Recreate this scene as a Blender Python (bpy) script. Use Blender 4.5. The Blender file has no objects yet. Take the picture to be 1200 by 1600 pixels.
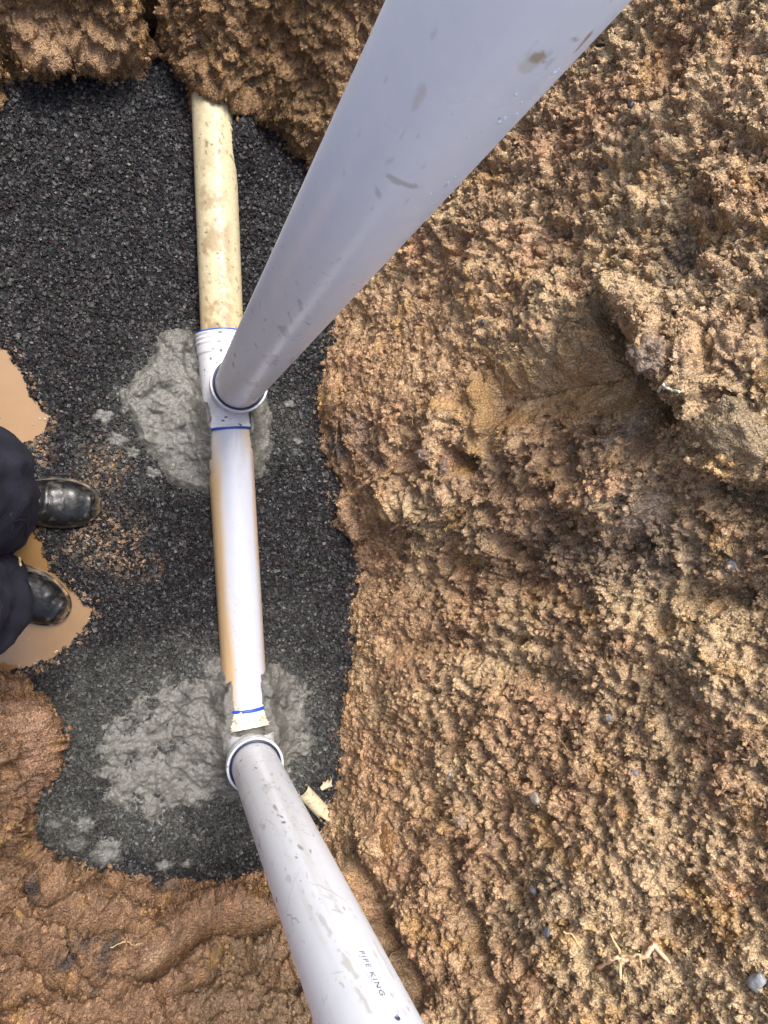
import bpy, math, random
import numpy as np
from mathutils import Vector, Matrix, Quaternion

random.seed(7)
rng = np.random.default_rng(11)
S = bpy.context.scene
COL = S.collection

# ------------------------------------------------------------------ camera, sky, sun, exposure
F = 1160.0                       # focal length in pixels of the 1200 x 1600 photograph
CAM = np.array([0.0, 0.0, 1.90]) # hand-held over the trench, nadir = world origin
_d = np.array([(233-600)/F, (800-815)/F, -1.0]); _d /= np.linalg.norm(_d)
_Z = -_d; _X = np.array([1.0, 0, 0]); _X -= _Z*_X.dot(_Z); _X /= np.linalg.norm(_X); _Y = np.cross(_Z, _X)
RM = np.array([_X, _Y, _Z])
cd = bpy.data.cameras.new('camera'); cam = bpy.data.objects.new('camera', cd); COL.objects.link(cam)
cd.sensor_fit = 'VERTICAL'; cd.sensor_height = 36.0; cd.sensor_width = 27.0; cd.lens = 36.0*F/1600
cd.clip_start = 0.01; cd.clip_end = 500
_m = Matrix(RM.tolist()).to_4x4(); _m.translation = Vector(CAM); cam.matrix_world = _m
S.camera = cam

SUN_EL, SUN_AZ = math.radians(64), math.radians(78)     # azimuth measured from +X towards +Y
w = bpy.data.worlds.new('World'); S.world = w; w.use_nodes = True
nt = w.node_tree; bg = nt.nodes['Background']
sky = nt.nodes.new('ShaderNodeTexSky'); sky.sky_type = 'NISHITA'; sky.sun_disc = False
sky.sun_elevation = SUN_EL; sky.sun_rotation = math.pi/2 - SUN_AZ; sky.air_density = 1.0; sky.dust_density = 4.0
sky.ozone_density = 1.0
nt.links.new(sky.outputs[0], bg.inputs[0]); bg.inputs[1].default_value = 0.15
sl = bpy.data.lights.new('sun', 'SUN'); sl.energy = 1.75; sl.angle = math.radians(22); sl.color = (1.0, 0.975, 0.94)
so = bpy.data.objects.new('sun', sl); COL.objects.link(so)
sdir = Vector((math.cos(SUN_EL)*math.cos(SUN_AZ), math.cos(SUN_EL)*math.sin(SUN_AZ), math.sin(SUN_EL)))
so.rotation_euler = sdir.to_track_quat('Z', 'Y').to_euler(); so.location = (2, 2, 5)
S.view_settings.view_transform = 'Standard'; S.view_settings.look = 'None'
S.view_settings.exposure = 1.24; S.view_settings.gamma = 1.0
S.render.engine = 'CYCLES'
S.cycles.max_bounces = 6; S.cycles.use_denoising = True

# ------------------------------------------------------------------ helpers
def ray(u, v):
    return RM @ np.array([(u-600)/F, (800-v)/F, -1.0])
def at(u, v, z=0.0):
    r = ray(u, v); t = (CAM[2]-z)/-r[2]; return CAM + r*t
def sstep(a, b, x):
    t = np.clip((x-a)/(b-a), 0, 1); return t*t*(3-2*t)

def _hash(ix, iy, iz, s):
    h = (ix.astype(np.int64)*73856093) ^ (iy.astype(np.int64)*19349663) ^ (iz.astype(np.int64)*83492791) ^ (s*2654435761 & 0x7fffffff)
    h = (h ^ (h >> 13))*1274126177 & 0x7fffffff
    h = (h ^ (h >> 15))*2246822519 & 0x7fffffff
    return h ^ (h >> 14)
def rnd(ix, iy, iz, s):
    return (_hash(ix, iy, iz, s) & 0xffffff)/float(0x1000000)
def vnoise(P, f, s=0):
    """value-gradient style noise in [-1,1]"""
    Q = P*f + s*17.31; I = np.floor(Q).astype(np.int64); t = Q-I
    g = t*t*t*(t*(t*6-15)+10); out = np.zeros(len(P))
    for dx in (0, 1):
        wx = g[:, 0] if dx else 1-g[:, 0]
        for dy in (0, 1):
            wy = g[:, 1] if dy else 1-g[:, 1]
            for dz in (0, 1):
                wz = g[:, 2] if dz else 1-g[:, 2]
                a, b, c = I[:, 0]+dx, I[:, 1]+dy, I[:, 2]+dz
                h = _hash(a, b, c, s)
                gx = (h & 255)/127.5-1; gy = ((h >> 8) & 255)/127.5-1; gz = ((h >> 16) & 255)/127.5-1
                out += wx*wy*wz*(gx*(t[:, 0]-dx)+gy*(t[:, 1]-dy)+gz*(t[:, 2]-dz))
    return out*1.3
def fbm(P, f, octv=4, s=0, gain=0.5, ridged=False):
    o = np.zeros(len(P)); a = 1.0
    for k in range(octv):
        n = vnoise(P, f, s+k*3)
        o += a*((1-2*np.abs(n)) if ridged else n); a *= gain; f *= 2.03
    return o
def worley(P, f, s=0):
    """distance to nearest cell point (cell units) and that cell's random number"""
    Q = P*f + s*9.7; I = np.floor(Q).astype(np.int64)
    best = np.full(len(P), 9.0); rid = np.zeros(len(P))
    for dx in (-1, 0, 1):
        for dy in (-1, 0, 1):
            for dz in (-1, 0, 1):
                a, b, c = I[:, 0]+dx, I[:, 1]+dy, I[:, 2]+dz
                px = a+rnd(a, b, c, s+1); py = b+rnd(a, b, c, s+2); pz = c+rnd(a, b, c, s+3)
                d = (Q[:, 0]-px)**2+(Q[:, 1]-py)**2+(Q[:, 2]-pz)**2
                m = d < best; best[m] = d[m]; rid[m] = rnd(a, b, c, s+4)[m]
    return np.sqrt(best), rid
def segdist(P, A, B):
    """distance of points P (n,k) to the segment AB, and the parameter"""
    d = B-A; L = d.dot(d)
    t = np.clip(((P-A) @ d)/max(L, 1e-12), 0, 1)
    return np.linalg.norm(P-A-t[:, None]*d, axis=1), t
def sdf(P2, poly):
    """signed distance to a polygon in plan, negative inside"""
    d = np.full(len(P2), 1e9); ins = np.zeros(len(P2), bool); n = len(poly)
    for i in range(n):
        A, B = poly[i], poly[(i+1) % n]
        dd, _ = segdist(P2, A, B); d = np.minimum(d, dd)
        c = (A[1] > P2[:, 1]) != (B[1] > P2[:, 1])
        with np.errstate(divide='ignore', invalid='ignore'):
            xi = (B[0]-A[0])*(P2[:, 1]-A[1])/(B[1]-A[1])+A[0]
        ins ^= c & (P2[:, 0] < xi)
    return np.where(ins, -d, d)
def polypx(pts, z=0.0):
    return np.array([at(u, v, z)[:2] for u, v in pts])

def mesh_np(name, V, Fq, mat, col=None, smooth=True, parent=None):
    me = bpy.data.meshes.new(name); V = np.asarray(V, np.float32); Fq = np.asarray(Fq, np.int32)
    k = Fq.shape[1]
    me.vertices.add(len(V)); me.vertices.foreach_set('co', V.ravel())
    me.loops.add(Fq.size); me.loops.foreach_set('vertex_index', Fq.ravel())
    me.polygons.add(len(Fq)); me.polygons.foreach_set('loop_start', np.arange(0, Fq.size, k, dtype=np.int32))
    me.polygons.foreach_set('use_smooth', np.full(len(Fq), smooth))
    me.update(calc_edges=True)
    if col is not None:
        a = me.color_attributes.new('Col', 'FLOAT_COLOR', 'POINT')
        c = np.ones((len(V), 4), np.float32); c[:, :3] = col; a.data.foreach_set('color', c.ravel())
    me.materials.append(mat)
    o = bpy.data.objects.new(name, me); COL.objects.link(o)
    if parent: o.parent = parent
    return o
def mesh_py(name, V, Fc, mat, parent=None, smooth=True):
    me = bpy.data.meshes.new(name); me.from_pydata([tuple(v) for v in V], [], Fc); me.update()
    for p in me.polygons: p.use_smooth = smooth
    me.materials.append(mat)
    o = bpy.data.objects.new(name, me); COL.objects.link(o)
    if parent: o.parent = parent
    return o
def tag(o, label=None, cat=None, group=None, kind=None):
    if label: o['label'] = label
    if cat: o['category'] = cat
    if group: o['group'] = group
    if kind: o['kind'] = kind
    return o
def empty(name, loc=(0, 0, 0)):
    o = bpy.data.objects.new(name, None); o.location = loc; o.empty_display_size = .05; COL.objects.link(o); return o
def adopt(ch, par):
    """parent keeping the world place (things' empties are only translated)"""
    ch.parent = par; ch.location = Vector(ch.location)-Vector(par.location)
    return ch
def gridfaces(nx, ny, wrap=False):
    i = np.arange(nx-1)[:, None]; j = np.arange(ny if wrap else ny-1)[None, :]; j2 = (j+1) % ny
    return np.stack([i*ny+j+0*j2, (i+1)*ny+j, (i+1)*ny+j2, i*ny+j2+0*j], -1).reshape(-1, 4)

# ------------------------------------------------------------------ materials
def base_mat(name):
    m = bpy.data.materials.new(name); m.use_nodes = True; t = m.node_tree
    return m, t, t.nodes['Principled BSDF'], t.nodes, t.links
def vmat(name, rough=(.4, .7), rscale=60, bumps=((300, .3, .002),), var=0.12, vscale=150, spec=.5, coat=0.0, musgrave=False):
    """surface coloured by its 'Col' attribute, broken up by noise, with noise gloss and bump"""
    m, t, P, N, L = base_mat(name)
    at_ = N.new('ShaderNodeAttribute'); at_.attribute_name = 'Col'
    tc = N.new('ShaderNodeTexCoord')
    n1 = N.new('ShaderNodeTexNoise'); n1.inputs['Scale'].default_value = vscale; n1.inputs['Detail'].default_value = 4
    L.new(tc.outputs['Object'], n1.inputs['Vector'])
    mr = N.new('ShaderNodeMapRange'); mr.inputs[1].default_value = .3; mr.inputs[2].default_value = .7
    mr.inputs[3].default_value = 1-var*2; mr.inputs[4].default_value = 1+var*2; L.new(n1.outputs[0], mr.inputs[0])
    mx = N.new('ShaderNodeVectorMath'); mx.operation = 'SCALE'
    L.new(at_.outputs['Color'], mx.inputs[0]); L.new(mr.outputs[0], mx.inputs['Scale'])
    L.new(mx.outputs[0], P.inputs['Base Color'])
    n2 = N.new('ShaderNodeTexNoise'); n2.inputs['Scale'].default_value = rscale; n2.inputs['Detail'].default_value = 3
    L.new(tc.outputs['Object'], n2.inputs['Vector'])
    m2 = N.new('ShaderNodeMapRange'); m2.inputs[1].default_value = .35; m2.inputs[2].default_value = .65
    m2.inputs[3].default_value = rough[0]; m2.inputs[4].default_value = rough[1]; L.new(n2.outputs[0], m2.inputs[0])
    L.new(m2.outputs[0], P.inputs['Roughness'])
    P.inputs['Specular IOR Level'].default_value = spec
    if coat: P.inputs['Coat Weight'].default_value = coat; P.inputs['Coat Roughness'].default_value = .08
    prev = None
    for sc_, st, dist in bumps:
        nb = N.new('ShaderNodeTexNoise'); nb.inputs['Scale'].default_value = sc_; nb.inputs['Detail'].default_value = 5
        nb.inputs['Roughness'].default_value = .6
        L.new(tc.outputs['Object'], nb.inputs['Vector'])
        b = N.new('ShaderNodeBump'); b.inputs['Strength'].default_value = st; b.inputs['Distance'].default_value = dist
        L.new(nb.outputs[0], b.inputs['Height'])
        if prev: L.new(prev.outputs[0], b.inputs['Normal'])
        prev = b
    if prev: L.new(prev.outputs[0], P.inputs['Normal'])
    return m
def pmat(name, c, rough=.5, c2=None, scale=40, bump=0.0, bscale=200, spec=.5, stretch=(1, 1, 1), coat=0.0, lo=.4, hi=.65):
    """plain surface: two colours mixed by noise, optional bump"""
    m, t, P, N, L = base_mat(name)
    P.inputs['Roughness'].default_value = rough; P.inputs['Specular IOR Level'].default_value = spec
    tc = N.new('ShaderNodeTexCoord'); mp = N.new('ShaderNodeMapping'); mp.inputs['Scale'].default_value = stretch
    L.new(tc.outputs['Object'], mp.inputs[0])
    n = N.new('ShaderNodeTexNoise'); n.inputs['Scale'].default_value = scale; n.inputs['Detail'].default_value = 5
    L.new(mp.outputs[0], n.inputs['Vector'])
    r = N.new('ShaderNodeValToRGB'); r.color_ramp.elements[0].position = lo; r.color_ramp.elements[1].position = hi
    c2 = c2 or tuple(x*.8 for x in c)
    r.color_ramp.elements[0].color = (*c, 1); r.color_ramp.elements[1].color = (*c2, 1)
    L.new(n.outputs[0], r.inputs[0]); L.new(r.outputs[0], P.inputs['Base Color'])
    if bump:
        nb = N.new('ShaderNodeTexNoise'); nb.inputs['Scale'].default_value = bscale; nb.inputs['Detail'].default_value = 4
        L.new(mp.outputs[0], nb.inputs['Vector'])
        b = N.new('ShaderNodeBump'); b.inputs['Strength'].default_value = bump; b.inputs['Distance'].default_value = .002
        L.new(nb.outputs[0], b.inputs['Height']); L.new(b.outputs[0], P.inputs['Normal'])
    if coat: P.inputs['Coat Weight'].default_value = coat; P.inputs['Coat Roughness'].default_value = .1
    return m

M_SOIL = vmat('wet_soil', (.10, .50), 38, (), .26, 300, .6)
def grain(m, specs):
    t = m.node_tree; N, L = t.nodes, t.links; P = N['Principled BSDF']; tc = N.new('ShaderNodeTexCoord')
    wn = N.new('ShaderNodeTexNoise'); wn.inputs['Scale'].default_value = 70; wn.inputs['Detail'].default_value = 3
    L.new(tc.outputs['Object'], wn.inputs['Vector'])
    sc = N.new('ShaderNodeVectorMath'); sc.operation = 'SCALE'; sc.inputs['Scale'].default_value = .014; L.new(wn.outputs['Color'], sc.inputs[0])
    ad = N.new('ShaderNodeVectorMath'); ad.operation = 'ADD'; L.new(tc.outputs['Object'], ad.inputs[0]); L.new(sc.outputs[0], ad.inputs[1])
    prev = None
    for kind, sc_, st, dist in specs:
        if kind == 'v':
            nb = N.new('ShaderNodeTexVoronoi'); nb.feature = 'F1'; nb.inputs['Scale'].default_value = sc_; L.new(ad.outputs[0], nb.inputs['Vector']); out = nb.outputs['Distance']
        else:
            nb = N.new('ShaderNodeTexNoise'); nb.inputs['Scale'].default_value = sc_; nb.inputs['Detail'].default_value = 5; nb.inputs['Roughness'].default_value = .65
            L.new(tc.outputs['Object'], nb.inputs['Vector']); out = nb.outputs[0]
        b = N.new('ShaderNodeBump'); b.inputs['Strength'].default_value = st; b.inputs['Distance'].default_value = dist; b.invert = kind == 'v'
        L.new(out, b.inputs['Height'])
        if prev: L.new(prev.outputs[0], b.inputs['Normal'])
        prev = b
    L.new(prev.outputs[0], P.inputs['Normal'])
grain(M_SOIL, (('v', 95, .55, .007), ('v', 230, .8, .0045), ('n', 160, .6, .006), ('n', 480, .6, .002)))
M_GRAVEL = vmat('gravel', (.35, .75), 200, ((500, .5, .001),), .2, 400, .5)
M_CONC = vmat('wet_concrete', (.10, .42), 70, ((90, .7, .006), (260, .7, .003)), .12, 120, .5)
M_PVC = vmat('pvc_pipe', (.27, .33), 9, (), .01, 40, .5)
M_OLDPVC = vmat('old_cream_pipe', (.35, .6), 60, ((300, .25, .0006),), .06, 200, .4)
M_BLUE = pmat('blue_seal', (.015, .085, .50), .35, (.01, .06, .38))
M_NAVYSEAL = pmat('dark_blue_seal', (.012, .012, .07), .35, (.008, .008, .03))
M_WHITE = vmat('white_fitting', (.22, .35), 60, ((200, .05, .0005),), .03, 90, .5)
M_INK = pmat('printed_ink', (.03, .03, .09), .5, (.09, .09, .18), 700)
M_INKF = pmat('faded_ink', (.22, .22, .33), .5, (.4, .4, .5), 500)

# ------------------------------------------------------------------ floor outline of the trench (plan)
FLOOR_PX = [(0,165),(22,112),(60,122),(120,118),(150,128),(218,130),(226,100),(237,66),(255,84),(288,122),(306,170),(350,184),(402,197),(445,225),
  (478,262),(500,330),(512,420),(522,490),(512,560),(499,640),(502,700),(524,760),(524,820),(553,842),(559,900),(546,980),
  (551,1040),(545,1100),(531,1150),(523,1215),(505,1285),(470,1340),(410,1372),(330,1388),(240,1385),(170,1362),(110,1348),
  (60,1328),(38,1300),(62,1240),(80,1180),(84,1112),(60,1088),(22,1066),(0,1060)]
FLOOR = np.vstack([polypx(FLOOR_PX), np.array([[-.52,-.47],[-.80,-.36],[-.88,.3],[-.78,1.0],[-.52,1.12]])])
def base_height(X, Y):
    P2 = np.stack([X.ravel(), Y.ravel()], 1)
    d = sdf(P2, FLOOR).reshape(X.shape)
    # slopes: right bank steep, upper and lower banks steep too
    ang = np.arctan2(Y, X)
    s = 1.75 + .30*np.cos(ang*2+.4) + .10*np.sin(ang*5)
    z = np.where(d > 0, d*s, d*1.2)
    lip = .07*sstep(0.0, .03, d)*(X < .45)           # a small vertical lip on the left banks
    z = z + lip
    top = 1.72
    k = .35; h = np.clip(.5+.5*(top-z)/k, 0, 1); z = top*(1-h)+z*h-k*h*(1-h)
    return np.maximum(z, -.06)
def hit(u, v):
    """where the line of sight meets the plain bank"""
    r = ray(u, v); t = np.linspace(.5, 3.2, 1600); p = CAM[None]+r[None]*t[:, None]
    h = base_height(p[:, 0], p[:, 1]); k = np.argmax(p[:, 2] < h)
    return p[k]

# graded plan grid: fine where the banks are seen, coarse out to the horizon
def graded(segs):
    xs = [segs[0][0]]
    for a, b, st in segs:
        n = max(1, int(round((b-a)/st))); xs += list(np.linspace(a, b, n+1)[1:])
    return np.array(xs)
gx = graded([(-60,-20,10),(-20,-4,2),(-4,-1.6,.3),(-1.6,-.9,.05),(-.9,-.36,.012),(-.36,.25,.0034),(.25,1.12,.0016),(1.12,1.4,.008),(1.4,2.2,.05),(2.2,5,.3),(5,21,2),(21,60,10)])
gy = graded([(-60,-20,10),(-20,-4,2),(-4,-1.9,.3),(-1.9,-1.25,.02),(-1.25,-.72,.0026),(-.72,.9,.0029),(.9,1.4,.0026),(1.4,2.1,.02),(2.1,5,.3),(5,21,2),(21,60,10)])
GX, GY = np.meshgrid(gx, gy, indexing='ij')
Z0 = base_height(GX, GY)
# soften the plain bank a little so its normals are sane
for _ in range(3):
    Zs = Z0.copy(); Zs[1:-1, 1:-1] = (Z0[:-2, 1:-1]+Z0[2:, 1:-1]+Z0[1:-1, :-2]+Z0[1:-1, 2:]+2*Z0[1:-1, 1:-1])/6; Z0 = Zs
Zx = np.gradient(Z0, gx, axis=0); Zy = np.gradient(Z0, gy, axis=1)
P0 = np.stack([GX, GY, Z0], -1).reshape(-1, 3)
NR = np.stack([-Zx, -Zy, np.ones_like(Z0)], -1).reshape(-1, 3); NR /= np.linalg.norm(NR, axis=1)[:, None]
NG = NR.reshape(Z0.shape+(3,))
for _ in range(14):
    T = NG.copy(); T[1:-1, 1:-1] = (NG[:-2, 1:-1]+NG[2:, 1:-1]+NG[1:-1, :-2]+NG[1:-1, 2:])/4; NG = T
NR = NG.reshape(-1, 3); NR /= np.linalg.norm(NR, axis=1)[:, None]
DS = sdf(P0[:, :2], FLOOR)
near = (np.abs(P0[:, 0]) < 2.2) & (np.abs(P0[:, 1]) < 2.1)
bank = near & (DS > -.03)
idx = np.where(bank)[0]; Q = P0[idx]
disp = np.zeros(len(P0)); dq = np.zeros(len(Q))

# modelled relief of the banks: (points in the photo, radius m, height m towards the pit)
FEAT = [
 ([(760,625),(860,605),(950,585)], .055, -.050),
 ([(938,478),(965,545),(1000,610),(1040,650)], .023, -.085), ([(1010,505),(1040,560),(1080,600)], .045, .072),
 ([(960,460),(975,480)], .02, .04), ([(1000,470),(1100,520)], .06, .03),
 ([(765,660),(758,695)], .016, -.030), ([(715,715),(735,725)], .016, -.05), ([(890,700),(905,735)], .018, -.05),
 ([(690,640),(680,700)], .025, .035), ([(735,610),(745,660)], .018, .03), ([(805,680),(850,720)], .03, .02),
 ([(1000,730),(960,780)], .06, .05), ([(1140,690)], .065, .06), ([(1020,655),(1010,690)], .02, -.05), ([(1130,760),(1190,790)], .03, -.05),
 ([(900,830),(950,860),(1010,850)], .025, -.028), ([(830,880),(800,850)], .02, -.03), ([(860,1005),(800,1000)], .025, -.022), ([(1100,925),(1160,935)], .02, -.03),
 ([(560,905),(700,910),(850,915),(1000,925),(1200,940)], .05, -.010), ([(580,870),(700,880),(820,900)], .02, -.012),
 ([(600,760),(680,790)], .07, .028), ([(820,780),(760,830)], .05, .03), ([(540,790),(560,830)], .02, .03), ([(530,720),(525,690)], .02, .015),
 ([(620,1010),(720,1000),(800,1040),(900,1070)], .03, -.028), ([(650,1080),(760,1070)], .08, .035), ([(980,1000),(1100,1020)], .07, .03),
 ([(600,1320)], .038, .035), ([(560,1370),(600,1450),(650,1540)], .03, -.05), ([(700,1320),(725,1400),(760,1500),(790,1590)], .018, -.03),
 ([(715,1290),(720,1270)], .025, .03), ([(770,1320)], .02, .025), ([(1010,1300),(900,1400)], .08, .03), ([(1060,1450),(1000,1440)], .03, -.03),
 ([(850,350),(900,440)], .05, -.012), ([(1070,400),(1050,450)], .03, -.010), ([(1150,300),(1180,420)], .06, .04), ([(1000,200),(1100,150)], .08, .03),
 ([(760,430),(860,470)], .06, .02), ([(1180,1050),(1150,1200)], .07, .03), ([(780,1180),(900,1240)], .10, .025),
 # lower left bank
 ([(0,1478),(60,1500),(110,1545)], .014, -.035), ([(370,1485),(430,1535),(470,1545)], .016, -.03), ([(60,1425),(140,1448),(190,1440)], .012, -.025), ([(0,1325),(50,1352),(85,1400)], .013, -.03), ([(250,1560),(330,1530)], .012, -.025), ([(5,1200),(45,1190)], .010, -.02), ([(180,1400),(260,1410)], .010, -.018),
 ([(225,1530),(262,1505),(300,1468),(345,1452),(400,1454),(440,1438)], .014, -.055), ([(250,1470),(330,1430),(420,1425)], .035, .03),
 ([(120,1475),(150,1520)], .022, -.03), ([(40,1390),(60,1400)], .018, -.03), ([(60,1130),(70,1200)], .03, .03), ([(0,1570),(60,1540)], .02, -.03),
 ([(30,1150),(40,1260)], .02, -.02), ([(90,1370),(110,1360)], .022, .03), ([(350,1560),(420,1590)], .04, .02), ([(200,1570),(280,1540)], .03, .02),
 # upper bank
 ([(237,60),(232,30),(236,0)], .015, -.04), ([(60,70),(160,85)], .04, .03), ([(290,95),(340,130),(420,165)], .03, .03), ([(430,60),(470,110)], .04, -.015),
 ([(8,100),(10,140)], .012, -.03),
]
for pts, r, a in FEAT:
    W = [hit(*p) for p in pts]
    if len(W) == 1: W = W*2
    lo = np.min(W, axis=0)-3*r; hi = np.max(W, axis=0)+3*r
    sel = np.where(np.all((Q > lo) & (Q < hi), axis=1))[0]
    if not len(sel): continue
    dm = np.full(len(sel), 9.0)
    for A, B in zip(W[:-1], W[1:]): dm = np.minimum(dm, segdist(Q[sel], A, B)[0])
    wob = 1+.35*vnoise(Q[sel], 22, 5)+.2*vnoise(Q[sel], 50, 6)
    dq[sel] += a*(1.4 if a < 0 else 1.1)*np.exp(-(dm*wob/r)**2)

# projected photo-like regions used for soil kinds and painted light or shade (by place on the banks)
def blob(P, pts, r, soft=.5):
    W = [hit(*p) for p in pts]
    if len(W) == 1: W = W*2
    dm = np.full(len(P), 9.0)
    for A, B in zip(W[:-1], W[1:]): dm = np.minimum(dm, segdist(P, A, B)[0])
    n = 1+.4*vnoise(P, 18, 31)+.35*vnoise(P, 45, 32)+.2*vnoise(P, 110, 33)
    return 1-sstep(r*(1-soft), r*(1+soft), dm*n)
right = sstep(.42, .75, Q[:, 0]+.25*vnoise(Q, 3, 40))      # crumbly upper part of the right bank
lowz = sstep(.0, .35, Q[:, 2])
smear = np.maximum(blob(Q, [(750,625),(860,600),(970,590)], .062), .8*blob(Q, [(250,1490),(320,1440),(420,1425)], .02))
rough = np.clip(np.where(Q[:, 0] > .4, .22+.95*right*lowz*(.75+.25*sstep(-.3, .2, Q[:, 1])), .85+.35*vnoise(Q, 4, 41))-.9*smear, .05, 1.25)
dq += .019*fbm(Q, 4, 3, 1) + (.016*fbm(Q, 12, 3, 2)+.007*fbm(Q, 26, 2, 22, ridged=True))*(.55+rough)
wv = np.stack([vnoise(Q, 40, 7), vnoise(Q, 40, 8), vnoise(Q, 40, 9)], 1); wv2 = np.stack([vnoise(Q, 95, 17), vnoise(Q, 95, 18), vnoise(Q, 95, 19)], 1)
d1, r1 = worley(Q+.016*wv, 22, 1)
dq += rough*.012*np.maximum(0, .75-d1)*(r1 > .5)*(1+.9*vnoise(Q, 60, 11))
d2, r2 = worley(Q+.016*wv+.007*wv2, 50, 2)
dq += (.1+rough)*.0105*np.maximum(0, .85-d2)*(r2 > .4)*(.4+1.2*r2)
d3, r3 = worley(Q+.007*wv2, 105, 3)
dq += (.3+.7*rough)*.0080*np.maximum(0, .8-d3)*(.3+r3)
dq += (.5+rough)*.0085*fbm(Q+.01*wv, 46, 4, 4, .66)
crev = fbm(Q+.012*wv, 15, 2, 24, ridged=True)
dq -= (.4+rough)*.010*sstep(.8, 1.25, crev)
pits = sstep(.30, .7, fbm(Q, 26, 2, 21)); dq -= .004*pits*(.4+rough)
SMV = np.ones(len(P0)); SMV[idx] = np.clip(1-1.1*smear, .02, 1)
disp[idx] = dq*sstep(-.03, .012, DS[idx])
P1 = P0+NR*disp[:, None]

# colours of the soil, with some bank light and shade painted in
def soil_colour(P, k=0):
    n1 = fbm(P, 5, 3, 50+k); n2 = fbm(P, 25, 3, 60+k); n3 = fbm(P, 90, 2, 70+k)
    c = np.array([.37, .228, .122])*np.ones((len(P), 3))
    dry = sstep(-.3, .6, n1*.7+(P[:, 0]-.7)*1.1+n2*.25)[:, None]
    c = c*(1-dry)+np.array([.485, .345, .19])*dry
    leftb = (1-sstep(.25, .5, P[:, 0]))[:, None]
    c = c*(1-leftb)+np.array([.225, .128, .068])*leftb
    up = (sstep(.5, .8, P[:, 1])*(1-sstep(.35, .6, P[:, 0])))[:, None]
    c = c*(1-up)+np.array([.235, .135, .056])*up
    pk = sstep(.25, .6, fbm(P, 9, 2, 90))[:, None]*.5
    c = c*(1-pk)+c*np.array([1.12, .93, .92])*pk
    c *= np.exp(.40*n2+.50*n3+.40*fbm(P, 190, 2, 74+k))[:, None]
    oc = (sstep(.3, .6, fbm(P, 12, 3, 95))*.6)[:, None]
    c = c*(1-oc)+np.array([.43, .25, .09])*oc
    return c
C = np.ones((len(P0), 3))*np.array([.34, .23, .14])
Cq = soil_colour(P1[idx])
def tint(P, Cc, pts, r, colr, a=1.0, soft=.5):
    wgt = (blob(P, pts, r, soft)*a)[:, None]; Cc[:] = Cc*(1-wgt)+np.array(colr)*wgt
TINTS = [
 ([(750,620),(860,605),(970,590)], .062, (.34,.20,.075), .9), ([(800,570),(930,560)], .02, (.40,.26,.12), .6), ([(820,645),(910,625)], .014, (.55,.32,.10), .8),
 ([(1050,390),(1090,430),(1040,460)], .03, (.16,.13,.10), .5), ([(530,700),(520,690)], .035, (.10,.09,.085), .75), ([(560,660),(600,740)], .03, (.22,.15,.11), .6),
 ([(600,1310)], .032, (.50,.25,.08), .75), ([(1030,500),(1050,560)], .045, (.50,.38,.28), .8), ([(1060,585)], .018, (.5,.38,.36), .7),
 ([(730,740),(660,745)], .015, (.45,.25,.08), .7), ([(980,740),(1000,790)], .05, (.50,.38,.28), .7), ([(850,860),(950,880),(1050,860)], .05, (.18,.13,.09), .6),  # last patch paints the shade under the bulge into the soil
 ([(1140,690)], .055, (.48,.33,.17), .8), ([(1010,650),(960,690)], .02, (.2,.15,.13), .6),  # last patch is painted shade beneath the ledge
 ([(1100,1440),(1050,1440)], .02, (.08,.06,.05), .6), ([(880,1380),(830,1450)], .05, (.22,.17,.11), .5),
 ([(560,1340),(590,1430),(640,1560)], .04, (.15,.10,.055), .8), ([(710,1400),(770,1560)], .03, (.27,.17,.09), .6), ([(400,1480),(340,1560),(470,1580)], .06, (.20,.135,.075), .7),  # first patch paints shade into the recess beside the riser
 ([(50,1392)], .024, (.02,.02,.02), 1.0), ([(125,1468),(105,1500)], .024, (.035,.03,.028), .85), ([(185,1465),(140,1545)], .016, (.05,.04,.035), .85),
 ([(345,1425),(385,1422)], .022, (.03,.03,.032), 1.0), ([(300,1415)], .008, (.05,.05,.055), .8), ([(240,1385),(300,1392)], .018, (.07,.065,.06), .7), ([(420,1410)], .022, (.045,.04,.04), .9),
 ([(300,1440),(250,1490),(200,1570)], .022, (.45,.30,.19), .6), ([(30,1130),(50,1230)], .05, (.50,.30,.19), .6), ([(100,1360)], .02, (.52,.32,.22), .7),  # first two patches paint lit bank faces paler
 ([(60,60),(150,80),(200,100)], .06, (.42,.26,.14), .6), ([(70,90),(84,98)], .008, (.03,.025,.02), .9), ([(305,62)], .006, (.05,.05,.055), .9),  # first patch paints the lit end of the upper bank paler
 ([(640,1490),(650,1500)], .009, (.55,.28,.15), .9), ([(1140,1370)], .02, (.50,.24,.10), .6), ([(540,930),(550,1120)], .02, (.44,.26,.12), .6),
 ([(520,1000),(560,950)], .02, (.46,.27,.12), .5), ([(1150,640),(1180,660)], .02, (.6,.42,.22), .5), ([(560,1180),(535,1250)], .02, (.2,.13,.07), .6)]
for a in TINTS: tint(P1[idx], Cq, *a)

Cq = np.clip(Cq, .012, 2); C[idx] = Cq/np.maximum(1, Cq.max(1)/.54)[:, None]
M_T = M_SOIL
terrain = mesh_np('terrain', P1, gridfaces(len(gx), len(gy)), M_T, C)
tag(terrain, 'brown clay banks of the dug trench with crumbly wet soil', None, kind='structure')

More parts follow.
